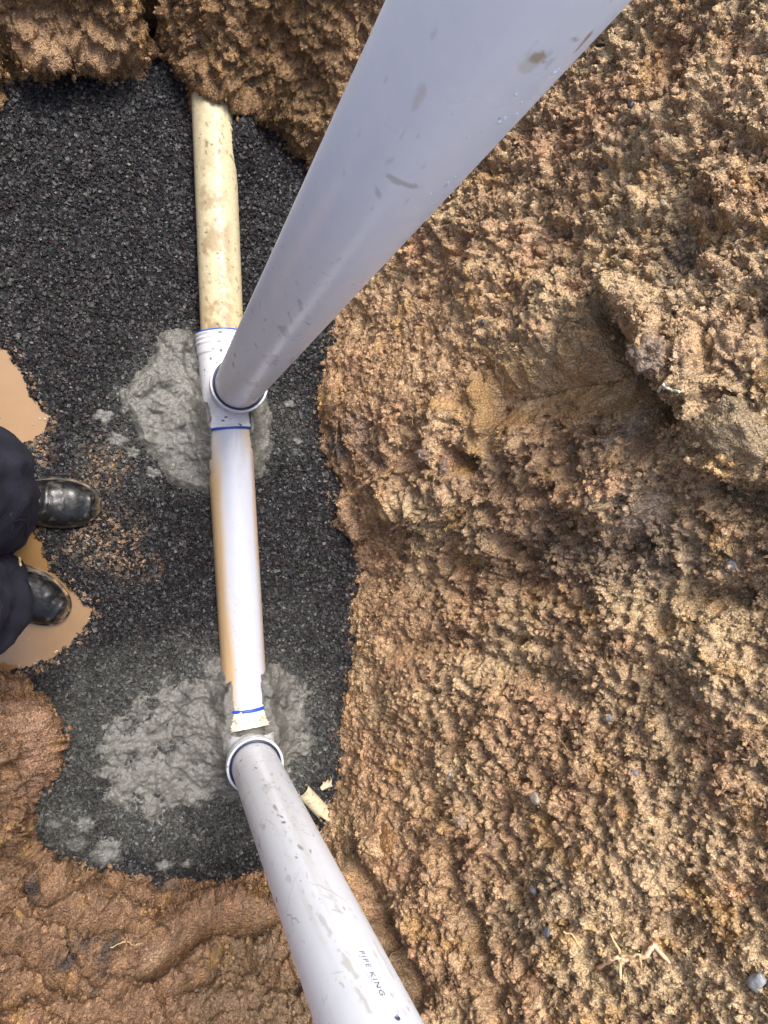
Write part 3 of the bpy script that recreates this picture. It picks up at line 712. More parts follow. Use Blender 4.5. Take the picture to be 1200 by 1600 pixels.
vv += dirn*(.0045*fbm(w3.astype(float), 55, 3, 745))[:, None]; me.vertices.foreach_set('co', vv.astype(np.float32).ravel()); me.update()
ringtorus('seal', S0-DB/np.linalg.norm(DB)*.002, DB, .0590, .0042, M_BLUE, parent=bend, origin=ORG2)
# swept elbow
na = 48; V = []; ks = 20; rb = .055
for i in range(ks):
    th = math.pi/2*i/(ks-1)
    cy, cz = R2[1]+rb-rb*math.sin(th), .045+rb-rb*math.cos(th); tv = np.array([0, -math.cos(th), math.sin(th)]); nv = np.array([0, math.sin(th), math.cos(th)])
    for j in range(na):
        a = 2*math.pi*j/na; V.append(np.array([R2[0], cy, cz])+.0585*(math.cos(a)*np.array([1, 0, 0])+math.sin(a)*nv))
V = np.array(V); mesh_np('elbow', V-ORG2, gridfaces(ks, na, True), M_WHITE, col_g(V), parent=bend)
upcol('neck', R2, .095, RZ2-.016, .0610, bend, ORG2, col_g)
upcol('collar', R2, RZ2-.020, RZ2, .0665, bend, ORG2, lambda V, a, s: np.clip(col_w(V)*.9, 0, 1), prof=lambda s: -.003*((s > .007) & (s < .011)))
ringtorus('riser_seal', (*R2, RZ2+.001), (0, 0, 1), .0582, .0028, M_NAVYSEAL, parent=bend, origin=ORG2)

# --- risers
RA0, RA1 = np.array([*R1, RZ-.10]), np.array([.198-.0105*2.1/1.335, .319-.021*2.1/1.335, 2.15])
RB0, RB1 = np.array([*R2, RZ2-.08]), np.array([R2[0]+.002, R2[1]-.006, 2.15])
def col_riser(marks, warm, A, B, seed, scr=0, tone=1.0):
    def f(V, An, Sn):
        n = fbm(V*np.array([12, 12, .55]), 3.2, 4, seed); n2 = fbm(V, 60, 3, seed+1); n3 = fbm(V*np.array([1, 1, .22]), 150, 3, seed+2)
        c = np.array([.85, .88, .92])*(1+.025*n)[:, None]
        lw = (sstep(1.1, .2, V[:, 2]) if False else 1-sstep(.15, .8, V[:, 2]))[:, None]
        c = c*(1-lw*.3)+np.array([.56, .55, .58])*lw*.3  # shade on the lower riser painted into its colour
        st = (sstep(.0, .9, n+.1*n3)*warm)[:, None]; c = c*(1-st)+np.array([.55, .52, .42])*st
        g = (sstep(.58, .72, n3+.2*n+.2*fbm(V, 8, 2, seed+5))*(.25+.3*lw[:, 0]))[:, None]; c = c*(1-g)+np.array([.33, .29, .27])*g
        for (mk, w_) in zip(marks, smudges(An, Sn, PR, A, B, [m_[:5] for m_ in marks])):
            e = ((1-sstep(.55, 1.0, w_+.6*n2+.7*n3))*mk[6])[:, None]; c = c*(1-e)+np.array(mk[5])*e
        rg = np.random.default_rng(seed)                                # knocks and scratches
        c *= tone
        for q in range(scr):
            s0 = .08+rg.random()**1.5*1.0; a0 = rg.uniform(-np.pi, np.pi); ls = rg.uniform(.002, .012) if rg.random() < .85 else rg.uniform(.02, .06); lw_ = rg.uniform(.0006, .0013); ro = rg.normal(.1, .5)
            m_ = np.where((np.abs(Sn-s0) < ls*1.6) & (np.abs((An-a0+np.pi) % (2*np.pi)-np.pi)*PR < ls*1.6+.003))[0]
            ds = Sn[m_]-s0; da = ((An[m_]-a0+np.pi) % (2*np.pi)-np.pi)*PR; x = ds*math.cos(ro)+da*math.sin(ro); y = -ds*math.sin(ro)+da*math.cos(ro)+.0012*np.sin(x*260+q)
            e = ((1-sstep(.5, 1.2, np.hypot(x/ls, y/lw_)))*rg.uniform(.3, .85))[:, None]; k = np.array([DK, GY_, (.40, .33, .28), (.28, .2, .15)][q % 4]); c[m_] = c[m_]*(1-e)+k*e
        return np.clip(c, .02, .92)
    return f
BR = (.36, .24, .11); DK = (.10, .08, .08); GY_ = (.36, .34, .36)
mk1 = [(842,90,.005,.0055,.2,BR,.75),(850,96,.003,.003,.2,BR,.6),(832,98,.010,.010,.2,(.5,.42,.28),.35),(912,65,.011,.0016,.1,(.30,.12,.06),.9),(900,62,.005,.0014,1.2,BR,.6),
 (655,150,.014,.004,.0,(.52,.46,.36),.4),(625,285,.004,.016,.1,(.42,.38,.34),.6),(590,300,.01,.002,.5,(.45,.42,.42),.5),(697,290,.006,.002,.2,GY_,.5),
 (367,555,.011,.005,.0,(.22,.13,.06),.95),(365,570,.02,.004,.1,(.28,.2,.12),.5),(400,540,.012,.0015,.7,DK,.8),(414,500,.004,.0015,0,DK,.8),
 (470,480,.03,.006,.3,(.38,.33,.32),.5),(445,520,.03,.008,.2,(.34,.31,.32),.5),(425,565,.05,.012,.1,(.36,.33,.34),.45),(395,600,.03,.02,.1,(.38,.35,.37),.5),
 (480,505,.012,.002,.6,DK,.5),(455,565,.04,.004,.1,(.3,.27,.28),.4),(698,120,.0022,.0014,0,DK,.7),(780,185,.003,.0015,.6,(.12,.12,.25),.7),(706,180,.0012,.001,0,DK,.6),(663,140,.0012,.001,0,DK,.5)]
mk2 = [(377,1188,.006,.004,.5,(.35,.04,.05),.9),(402,1165,.004,.005,.2,(.35,.05,.05),.6),(400,1200,.008,.0015,.2,DK,.9),(396,1203,.006,.001,.5,DK,.8),(412,1182,.003,.002,0,(.2,.06,.06),.8),
 (374,1210,.004,.002,0,DK,.9),(430,1262,.020,.003,.1,(.28,.18,.15),.7),(438,1275,.012,.002,.3,(.15,.09,.08),.8),(443,1285,.006,.004,.2,DK,.8),(420,1230,.03,.014,.1,(.42,.39,.40),.5),
 (470,1325,.016,.003,.2,(.2,.15,.13),.7),(485,1330,.012,.0015,-.2,(.22,.13,.10),.8),(463,1340,.006,.002,.1,DK,.7),(499,1405,.006,.0018,0,DK,.9),(432,1405,.008,.003,0,(.08,.09,.03),.9),
 (480,1370,.012,.0014,-.1,DK,.4),(405,1320,.018,.004,.1,(.5,.36,.2),.7),(410,1290,.02,.005,.1,(.5,.40,.27),.5),(430,1450,.06,.004,.05,(.60,.55,.36),.6),(465,1540,.06,.0035,.02,(.58,.52,.30),.6),
 (505,1440,.05,.005,.05,(.45,.43,.40),.5),(540,1500,.05,.004,.1,(.48,.44,.34),.55),(565,1560,.04,.003,.1,(.45,.40,.3),.5),(450,1370,.03,.004,0,(.5,.46,.38),.5),(525,1520,.015,.0012,.9,(.4,.38,.35),.5),
 (600,1500,.06,.003,0,(.5,.46,.40),.4),(580,1530,.03,.0016,.2,(.5,.47,.42),.4),(478,1290,.02,.0015,1.3,(.4,.33,.3),.5),(530,1388,.0015,.001,0,DK,.8),(521,1403,.0012,.001,0,DK,.8),(546,1424,.001,.001,0,DK,.7)]
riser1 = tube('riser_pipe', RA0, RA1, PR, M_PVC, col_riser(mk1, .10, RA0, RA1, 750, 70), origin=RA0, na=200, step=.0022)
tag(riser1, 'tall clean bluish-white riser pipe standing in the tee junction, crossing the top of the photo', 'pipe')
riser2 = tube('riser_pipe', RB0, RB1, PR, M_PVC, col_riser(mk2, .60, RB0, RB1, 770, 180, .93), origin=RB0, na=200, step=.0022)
tag(riser2, 'scratched greyish-white riser pipe with printed letters standing in the lower bend', 'pipe')

# --- writing printed on the lower riser
def on_riser(o2d, s0, a0, flip, A, B, lift=.0004):
    """bend a flat mesh (x along the pipe, y round it) onto the pipe"""
    A, L_, u_, v_, w_ = frame_from(A, B); out = []
    for vtx in o2d:
        a = a0+flip*vtx[1]/PR; out.append(A+w_*(s0+vtx[0])+(PR+lift)*(math.cos(a)*u_+math.sin(a)*v_))
    return np.array(out)
sa, aa = cylhit(561, 1484, RB0, RB1, PR); sb, ab = cylhit(599, 1558, RB0, RB1, PR); sr, ar = cylhit(572, 1478, RB0, RB1, PR)
flip = 1.0 if ((ar-aa+np.pi) % (2*np.pi)-np.pi) > 0 else -1.0
def printed(txt, u, v, length, height, mat, shear=0.0, name='lettering', weight=.0):
    s0, a0 = cylhit(u, v, RB0, RB1, PR)
    cu = bpy.data.curves.new('txt', 'FONT'); cu.body = txt; cu.size = 1; cu.offset = weight; cu.resolution_u = 3; cu.space_character = 1.25
    to = bpy.data.objects.new('txt', cu); COL.objects.link(to)
    me_ = to.to_mesh(); vs = np.array([v_.co[:] for v_ in me_.vertices]); fs = [tuple(p_.vertices) for p_ in me_.polygons]
    to.to_mesh_clear(); bpy.data.objects.remove(to)
    vs[:, 0] -= vs[:, 0].min(); vs[:, 0] *= length/vs[:, 0].max(); h = vs[:, 1].max(); vs[:, 1] = vs[:, 1]/h*height; 
    da = ((ab-aa+np.pi) % (2*np.pi)-np.pi)/(sb-sa)*PR*flip
    vs[:, 1] += vs[:, 0]*shear
    V_ = on_riser(vs, s0, a0, flip, RB0, RB1)
    o_ = mesh_py(name, V_-RB0, fs, mat, riser2, False); return o_
Ltxt = (sb-sa)*.93
printed('PIPE KING', 561, 1487, Ltxt, .0058, M_INK, 0, weight=-.01)
def strokes(name, lines, u, v, wd, mat):
    s0, a0 = cylhit(u, v, RB0, RB1, PR); vs = []; fs = []
    for ln in lines:
        for (x0, y0), (x1, y1) in zip(ln[:-1], ln[1:]):
            dx, dy = x1-x0, y1-y0; l = math.hypot(dx, dy) or 1; nx, ny = -dy/l*wd/2, dx/l*wd/2; k = len(vs)
            vs += [(x0+nx, y0+ny), (x1+nx, y1+ny), (x1-nx, y1-ny), (x0-nx, y0-ny)]; fs.append((k, k+1, k+2, k+3))
    V_ = on_riser(vs, s0, a0, flip, RB0, RB1, .0006); return mesh_py(name, V_-RB0, fs, mat, riser2, False)
mm = .001
strokes('emblem', [[(0,1*mm),(1*mm,3*mm),(3*mm,4*mm),(6*mm,3.5*mm),(7*mm,2*mm),(5*mm,.5*mm),(3*mm,1*mm),(2.5*mm,2.2*mm),(4*mm,3*mm),(5.5*mm,2*mm)],[(1*mm,0),(3*mm,-.6*mm),(6*mm,0),(8*mm,1.5*mm)],[(-2*mm,3*mm),(-1*mm,3.5*mm)]], 617, 1588, .0013, M_INK)
strokes('faded_print', [[(0,0),(2.2*mm,3*mm),(3*mm,.2*mm)],[(.7*mm,1.2*mm),(2.8*mm,1.4*mm)],[(5*mm,.3*mm),(5.6*mm,2.4*mm),(7*mm,1.2*mm)]], 609, 1553, .0007, M_INKF)
strokes('faded_print', [[(0,0),(.6*mm,3*mm),(2*mm,3*mm)],[(3.5*mm,0),(4.4*mm,3*mm)],[(6*mm,0),(6.5*mm,2*mm),(8*mm,2*mm)]], 634, 1573, .0008, M_INKF)

# --- water beads on the upper riser
m, t, P, N, L = base_mat('water_bead'); P.inputs['Base Color'].default_value = (.75, .79, .86, 1); P.inputs['Roughness'].default_value = .03; P.inputs['Coat Weight'].default_value = 1; M_BEAD = m
fA, fL, fu, fv, fw = frame_from(RA0, RA1); bead = None
for (u, v, r) in ((780,190,.0016),(788,184,.0013),(866,113,.0017),(806,148,.0014),(815,160,.0011),(807,178,.0012),(789,187,.001),(700,285,.0013),(712,276,.001),(673,303,.0011),(655,340,.001),(731,214,.001),(752,205,.0008),(873,108,.001)):
    s0, a0 = cylhit(u, v, RA0, RA1, PR); nrm = math.cos(a0)*fu+math.sin(a0)*fv; p = fA+fw*s0+nrm*PR
    if bead is None:
        bead = hemis('water_bead', [(0, 0, 0)], [1.0], M_BEAD); o = bead
    else: o = bead.copy(); COL.objects.link(o)
    o.parent = riser1; o.location = Vector(p-RA0); o.scale = (r, r, r*.8); o.rotation_euler = Vector(nrm).to_track_quat('Z', 'Y').to_euler()

# --- broken cream pipe stub poking from the right bank
b0 = hit(506, 1270); b1 = at(472, 1234, b0[2]+.02); b0 = b0+np.array([.005, -.005, .0])
def col_stub(V, An, Sn):
    n = fbm(V, 60, 3, 760); c = np.array([.52, .46, .30])*(1+.1*n)[:, None]
    k = (sstep(.1, .5, fbm(V, 90, 3, 761)))[:, None]; return np.clip(c*(1-.6*k)+np.array([.25, .17, .09])*.6*k, .02, .9)
stub = tube('broken_pipe', b1+np.array([0, 0, .004]), b0+np.array([.0, .0, .012]), .019, M_OLDPVC, col_stub, na=40, step=.002, thick=.003, origin=b0,
     rag=lambda a: .012+.012*np.sin(a*3)+.006*np.sin(a*7+1))
tag(stub, 'broken stub of cream pipe poking from soil beside the lower riser', 'pipe')
# shard above it
V = []; sh0 = np.array(at(512, 1226, b0[2]+.02)); 
out = [(-.022,-.004),(-.012,.004),(-.014,.010),(-.006,.006),(.0,.014),(.004,.010),(.010,.016),(.008,.004),(.012,-.004),(.002,-.006),(-.006,-.012),(-.016,-.012)]
V = [(x, y, .004*math.sin(x*200)+.003) for x, y in out]+[(x, y, .004*math.sin(x*200)) for x, y in out]; n = len(out)
fc = [tuple(range(n)), tuple(range(2*n-1, n-1, -1))]+[(i, i+n, (i+1) % n+n, (i+1) % n) for i in range(n)]
shard = mesh_py('pipe_shard', V, fc, pmat('cream_shard', (.52, .46, .30), .5, (.35, .27, .16), 90), None, False); shard.location = sh0
tag(shard, 'jagged cream plastic shard just above the broken pipe stub', 'pipe shard')

# ------------------------------------------------------------------ stones and clods set in the banks
def surf(u, v):
    """point on the finished bank seen at this place in the photo, and the bank normal"""
    p = hit(u, v); sel = idx[(np.abs(P1[idx, 0]-p[0]) < .13) & (np.abs(P1[idx, 1]-p[1]) < .13)]
    d = ray(u, v); d /= np.linalg.norm(d); rel = P1[sel]-CAM; tt = rel @ d; off = np.linalg.norm(rel-tt[:, None]*d, axis=1)
    c = sel[off < .006]
    if not len(c): c = sel[[np.argmin(off)]]
    k = c[np.argmin(np.linalg.norm(P1[c]-CAM, axis=1))]
    return P1[k], NR[k]
def rock(name, p, n_, sx, sy, sz, col, seed, mat, ang=0.0, rough=.3, sub=3):
    import bmesh
    bm_ = bmesh.new(); bmesh.ops.create_icosphere(bm_, subdivisions=sub, radius=1); me_ = bpy.data.meshes.new(name); bm_.to_mesh(me_); bm_.free()
    v = np.empty(len(me_.vertices)*3); me_.vertices.foreach_get('co', v); v = v.reshape(-1, 3)
    v = np.clip(v, -.8, .85)*(1+rough*fbm(v, 1.3, 3, seed))[:, None]*np.array([sx, sy, sz])
    a = me_.color_attributes.new('Col', 'FLOAT_COLOR', 'POINT'); c = np.ones((len(v), 4))
    c[:, :3] = np.clip(np.array(col)*.62*(1+.3*fbm(v, 2.0/max(sx, sy), 4, seed+3))[:, None], .02, .8); a.data.foreach_set('color', c.ravel())
    me_.vertices.foreach_set('co', v.ravel()); me_.update()
    for q in me_.polygons: q.use_smooth = True
    me_.materials.append(mat); o_ = bpy.data.objects.new(name, me_); COL.objects.link(o_)
    q = Vector(n_).to_track_quat('Z', 'Y') @ Quaternion((0, 0, 1), ang); o_.rotation_euler = q.to_euler(); o_.location = p; return o_
M_STONE = vmat('stone', (.3, .55), 80, ((200, .4, .002),), .12, 150, .5)
ST = [(852,1456,.011,.008,.006,(.12,.125,.13),'dark blue-grey stone left of the pink root'),
 (829,1390,.011,.007,.006,(.26,.26,.27),'smooth grey oval pebble above the dark stone in the lower right bank'),
 (1137,881,.012,.012,.008,(.24,.245,.255),'round blue-grey stone in the right bank near the right edge'),
 (1178,1528,.020,.012,.009,(.34,.35,.36),'largest pale grey stone, in the lower right corner of the right bank'),
 (946,1122,.008,.010,.006,(.26,.26,.27),'grey pebble in the middle of the right bank'),
 (993,1211,.009,.006,.005,(.34,.31,.34),'mauve-grey pebble in the right bank below the middle'),
 (838,1245,.010,.013,.005,(.40,.34,.26),'tan flat stone low in the right bank'),
 (700,1212,.006,.006,.004,(.28,.28,.30),'small grey pebble in the bank right of the lower collar'),
 (985,165,.007,.007,.005,(.05,.05,.06),'black pebble high in the right bank below the riser'),
 (752,505,.006,.006,.005,(.12,.13,.15),'blue-black pebble in the bank above the ochre hollow'),
 (646,1490,.007,.012,.005,(.52,.27,.16),'orange brick-coloured chip beside the printed riser'),
 (308,62,.006,.006,.004,(.05,.05,.06),'black pebble in the upper bank above the cream pipe'),
 (392,131,.006,.006,.004,(.08,.08,.09),'small dark pebble in the upper bank right of the cream pipe end'),
 (1033,321,.005,.010,.004,(.55,.45,.32),'pale flat chip high in the right bank')]
for i, (u, v, sx, sy, sz_, c, lab) in enumerate(ST):
    p, n_ = surf(u, v); o = rock('stone', p+n_*.001, n_, sx, sy, sz_, c, 800+i*7, M_STONE, i*.9); tag(o, lab, 'stone', 'stones set in the trench banks')
CL = [(1145,688,.062,.050,.030,(.46,.33,.18),'big flat tan clod at the right edge below the dark hollow'),
 (600,1312,.030,.036,.014,(.46,.24,.09),'orange ochre clod in the bank beside the lower riser'),
 (716,1283,.014,.016,.012,(.50,.36,.24),'small pale lump above the streaks right of the lower riser'),
 (766,1312,.016,.018,.012,(.44,.28,.17),'small brown lump right of the pale one above the streaks'),
 (690,728,.016,.013,.012,(.34,.23,.16),'rounded brown clod under the left end of the ochre hollow'),
 (655,712,.016,.014,.012,(.40,.27,.19),'rounded clod left of the two small dark holes'),
 (1010,555,.030,.030,.020,(.40,.28,.19),'pinkish crumbly clod hanging over the dark hollow')]
for i, (u, v, sx, sy, sz_, c, lab) in enumerate(CL):
    p, n_ = surf(u, v); o = rock('soil_clod', p-n_*sz_*.25, n_, sx, sy, sz_, c, 900+i*7, M_SOIL, i*.7+.4, .45, 5)
    me = o.data; v3 = np.empty(len(me.vertices)*3); me.vertices.foreach_get('co', v3); v3 = v3.reshape(-1, 3); nn = v3/(np.linalg.norm(v3, axis=1)[:, None]+1e-9)
    v3 += nn*(.004*fbm(v3, 60, 3, 950+i)+.004*np.maximum(0, .7-worley(v3, 90, i)[0]))[:, None]; me.vertices.foreach_set('co', v3.ravel()); me.update()
    tag(o, lab, 'clod', 'clods of soil on the banks')

# ------------------------------------------------------------------ roots
def polytube(name, pts, rad, mat, parent=None, origin=(0, 0, 0), na=8):
    pts = [np.asarray(p, float) for p in pts]; V = []; f = []
    # densify with slight wander
    D = []; R_ = []
    for i in range(len(pts)-1):
        for k in range(6):
            t_ = k/6; D.append(pts[i]*(1-t_)+pts[i+1]*t_+rng.normal(0, .0008, 3)); R_.append(rad[i]*(1-t_)+rad[i+1]*t_)
    D.append(pts[-1]); R_.append(rad[-1])
    for i, p in enumerate(D):
        tv = D[min(i+1, len(D)-1)]-D[max(i-1, 0)]; tv /= np.linalg.norm(tv)+1e-9; u_ = np.cross(tv, (0, 0, 1)); u_ /= np.linalg.norm(u_)+1e-9; v_ = np.cross(u_, tv)
        rr = R_[i]*(1+.15*math.sin(i*2.1))
        for j in range(na): a = 2*math.pi*j/na; V.append(p+rr*(math.cos(a)*u_+math.sin(a)*v_)-np.asarray(origin, float))
    n_ = len(D)
    for i in range(n_-1):
        for j in range(na): f.append((i*na+j, i*na+(j+1) % na, (i+1)*na+(j+1) % na, (i+1)*na+j))
    f.append(tuple(range(na))[::-1]); f.append(tuple((n_-1)*na+j for j in range(na)))
    return mesh_py(name, V, f, mat, parent)
def pathpts(l, lift=.004): 
    out = []
    for u, v in l:
        p, n_ = surf(u, v); out.append(p+n_*lift)
    return out
M_ROOTP = pmat('pink_root', (.62, .36, .24), .45, (.68, .50, .30), 60, .3, 200)
M_ROOTY = pmat('yellow_root', (.62, .46, .24), .5, (.45, .32, .15), 80, .3, 200)
M_ROOTW = pmat('white_root', (.70, .66, .50), .5, (.5, .5, .35), 80)
pr = pathpts([(938,1512),(965,1500),(990,1494),(1015,1496),(1027,1478),(1050,1503)])
root = empty('root', tuple(pr[0])); tag(root, 'branched pink and yellow root lying on the lower right bank', 'root')
polytube('root_stem', pr, [.0035, .0042, .004, .0045, .0048, .003], M_ROOTP, root, pr[0])
polytube('rootlet', pathpts([(958,1457),(966,1490),(970,1531)]), [.0015, .003, .0025], M_ROOTY, root, pr[0])
polytube('rootlet', pathpts([(968,1497),(1000,1492),(1003,1506)]), [.003, .0028, .0015], M_ROOTY, root, pr[0])
for l, r_, mt, lab in (([(876,1455),(895,1463),(912,1478)], .0016, M_ROOTY, 'thin yellow root left of the branched root'),
  ([(1033,612),(1040,600),(1046,612),(1058,616)], .0022, M_ROOTW, 'short whitish root curling out below the pinkish clod'),
  ([(875,1150),(885,1170)], .0009, M_ROOTY, 'straw-like yellow stalk in the middle of the lower right bank'),
  ([(935,1050),(950,1056)], .0009, M_ROOTY, 'short yellow straw in the right bank below the groove'),
  ([(642,650),(648,668)], .0010, M_ROOTY, 'short pale straw in the bank right of the tee junction'),
  ([(170,1478),(190,1470),(215,1477),(220,1478)], .0009, M_ROOTY, 'pale thin root across the black patch in the lower left bank')):
    pl = pathpts(l, .003); o = polytube('root', pl, [r_]*len(pl), mt, None, pl[0]); o.location = pl[0]; tag(o, lab, 'root', 'thin roots in the banks')

# ------------------------------------------------------------------ the person standing in the trench
M_SKIN = pmat('skin', (.42, .24, .16), .5, (.36, .2, .13))
M_NAVY = pmat('navy_workwear', (.012, .012, .021), .8, (.020, .020, .031), 22, .6, 320, .3)
M_NAVY2 = pmat('navy_patch', (.026, .026, .050), .8, (.018, .018, .036), 60, .5, 400, .3)
M_HAIR = pmat('dark_hair', (.02, .014, .01), .6, (.035, .025, .018), 90)
M_BOOT = vmat('wet_black_leather', (.24, .6), 70, ((40, .25, .005), (170, .4, .0012)), .3, 160, .4, .08)
M_SOLE = vmat('boot_rubber', (.35, .6), 60, ((200, .3, .001),), .15, 120, .4)
M_LACE = pmat('lace', (.015, .015, .016), .7)
M_BRASS = pmat('zip_pull', (.62, .50, .22), .4)
def skin_mesh(name, verts, edges, radii, mat, parent, sub=2, disp=None):
    me_ = bpy.data.meshes.new(name); me_.from_pydata(verts, edges, []); o_ = bpy.data.objects.new(name, me_); COL.objects.link(o_)
    sk = o_.modifiers.new('skin', 'SKIN'); sk.use_smooth_shade = True
    for i, r_ in enumerate(radii): me_.skin_vertices[0].data[i].radius = (r_, r_) if not isinstance(r_, tuple) else r_
    me_.skin_vertices[0].data[0].use_root = True
    ss_ = o_.modifiers.new('sub', 'SUBSURF'); ss_.levels = sub; ss_.render_levels = sub
    dg = bpy.context.evaluated_depsgraph_get(); ev = o_.evaluated_get(dg); m2_ = bpy.data.meshes.new_from_object(ev)
    m2_.name = name; bpy.data.objects.remove(o_); bpy.data.meshes.remove(me_)
    v = np.empty(len(m2_.vertices)*3); m2_.vertices.foreach_get('co', v); v = v.reshape(-1, 3)
    nn = np.empty(len(m2_.vertices)*3); m2_.vertices.foreach_get('normal', nn); nn = nn.reshape(-1, 3)
    if disp: v = v+nn*disp(v)[:, None]; m2_.vertices.foreach_set('co', v.ravel()); m2_.update()
    for p_ in m2_.polygons: p_.use_smooth = True
    m2_.materials.clear(); m2_.materials.append(mat)
    o_ = bpy.data.objects.new(name, m2_); COL.objects.link(o_); o_.parent = parent; return o_
B1 = at(-20, 790, 0); F1 = np.array([-.335, -.002]); F2 = np.array([-.345, -.135])       # ankles in plan
person = empty('person', (-.38, -.07, 0))
tag(person, 'person in navy work trousers and wet black boots standing at the left edge', 'person')
PO = np.array(person.location)
def L_(*pts): return [tuple(np.array(p)-PO) for p in pts]
hipc = (-.50, -.06, .90)
BODY = L_(hipc, (-.50, -.06, 1.08), (-.50, -.06, 1.28), (-.48, -.06, 1.42), (-.465, -.06, 1.52), (-.45, -.06, 1.62), (-.445, -.06, 1.74),
  (-.47, .03, .88), (-.27, .02, .50), (-.345, -.002, .11), (-.26, 0, .05),
  (-.47, -.15, .88), (-.29, -.135, .50), (-.355, -.14, .11), (-.30, -.19, .05),
  (-.48, .12, 1.43), (-.36, .17, 1.30), (-.20, .05, 1.50), (-.16, .02, 1.56),
  (-.48, -.24, 1.43), (-.36, -.28, 1.30), (-.20, -.14, 1.50), (-.16, -.10, 1.56))
EDG = [(0,1),(1,2),(2,3),(3,4),(4,5),(5,6),(0,7),(7,8),(8,9),(9,10),(0,11),(11,12),(12,13),(13,14),(3,15),(15,16),(16,17),(17,18),(3,19),(19,20),(20,21),(21,22)]
FING = []; FR = []; FE = []
for w_i, sg in ((18, 1), (22, -1)):
    px_, py_, pz_ = (-.16, -.04+.06*sg, 1.56); k0 = 23+len(FING)
    FING.append((px_+.045, py_-.012*sg, pz_+.045)); FR.append(.030); FE.append((w_i, k0))
    for f_ in range(4):
        bx_ = (px_+.075, py_+(-.036+.022*f_)*1.0-.01*sg, pz_+.075); b1_ = (bx_[0]+.010, bx_[1], bx_[2]+.034-.004*abs(f_-1.5)); b2_ = (b1_[0]-.010, b1_[1], b1_[2]+.024)
        kk_ = 23+len(FING); FING += [bx_, b1_, b2_]; FR += [.0105, .009, .0075]; FE += [(k0, kk_), (kk_, kk_+1), (kk_+1, kk_+2)]
    kk_ = 23+len(FING); FING += [(px_+.03, py_-.050*sg, pz_+.050), (px_+.038, py_-.066*sg, pz_+.080)]; FR += [.012, .009]; FE += [(k0, kk_), (kk_, kk_+1)]
BODY += L_(*FING); EDG += FE
RAD = [.12, .115, .13, .11, .055, .075, .085, .085, .06, .038, .035, .085, .06, .038, .035, .055, .042, .032, .028, .055, .042, .032, .028]
RAD += FR
def face(v):
    w = v+PO; h = w[:, 2]; d = np.zeros(len(v)); fr = (w[:, 0] > -.43)
    g = lambda y, z, ry, rz: np.exp(-((w[:, 1]-y)/ry)**2-((h-z)/rz)**2)*fr
    d += .020*g(-.06, 1.675, .012, .022)-.007*g(-.028, 1.70, .014, .010)-.007*g(-.092, 1.70, .014, .010)+.005*g(-.06, 1.632, .022, .008)-.003*g(-.06, 1.641, .020, .003)
    for y in (.022, -.142): d += .014*np.exp(-((w[:, 1]-y)/.03)**2-((h-1.685)/.026)**2-((w[:, 0]+.455)/.016)**2)
    return d
body = skin_mesh('body', BODY, EDG, RAD, M_SKIN, person, 3, face)
wr = lambda a, s: (lambda v: a*fbm(v, 9, 3, s, .6)+a*.7*fbm(v*np.array([1, 1.6, .5]), 13, 3, s+4, ridged=True))
TR = L_((-.49, -.06, .95), (-.43, .055, .84), (-.298, .056, .54), (-.33, .012, .26), (-.345, .0, .14), (-.46, -.165, .84), (-.315, -.135, .50), (-.325, -.145, .26), (-.355, -.14, .13))
tr = skin_mesh('trousers', TR, [(0,1),(1,2),(2,3),(3,4),(0,5),(5,6),(6,7),(7,8)], [.135, .125, .130, .092, .082, .115, .116, .092, .086], M_NAVY, person, 4, wr(.015, 1000))
TO = L_((-.49, -.06, .93), (-.49, -.06, 1.1), (-.49, -.06, 1.28), (-.475, -.06, 1.43), (-.465, -.06, 1.49), (-.475, .13, 1.42), (-.36, .18, 1.30), (-.23, .075, 1.47), (-.475, -.25, 1.42), (-.36, -.29, 1.30), (-.23, -.165, 1.47))
jk = skin_mesh('jacket', TO, [(0,1),(1,2),(2,3),(3,4),(3,5),(5,6),(6,7),(3,8),(8,9),(9,10)], [.155, .15, .155, .13, .065, .075, .062, .046, .075, .062, .046], M_NAVY, person, 3, wr(.006, 1020))
hr = skin_mesh('hair', L_((-.455, -.06, 1.74), (-.475, -.06, 1.68)), [(0, 1)], [.094, .075], M_HAIR, person, 2, lambda v: .004*fbm(v, 40, 2, 5))
# face: eyes, nose and ears on the body
# seams, pocket flap and zip pull on the trousers
def trouser_front(u, v):
    """first surface of the trousers on this line of sight"""
    d = Vector(ray(u, v)).normalized(); ok, loc, nrm, _ = tr.ray_cast(Vector(CAM)-Vector(PO), d)
    return (np.array(loc)+PO, np.array(nrm)) if ok else (None, None)
def on_cloth(name, pxs, rad, mat, lift=.001):
    out = []
    for u, v in pxs:
        p, n_ = trouser_front(u, v)
        if p is not None: out.append(p+n_*lift)
    if len(out) > 1:
        o_ = polytube(name, out, [rad]*len(out), mat, tr, PO, 6); return o_
on_cloth('seam', [(16,803),(38,803)], .0009, M_NAVY2); on_cloth('seam', [(18,812),(38,812)], .0009, M_NAVY2)
on_cloth('seam', [(16,803),(19,830),(20,862)], .0009, M_NAVY2); on_cloth('seam', [(39,803),(40,840)], .0009, M_NAVY2)
on_cloth('zip_pull', [(27,872),(31,886)], .0022, M_BRASS, .003)

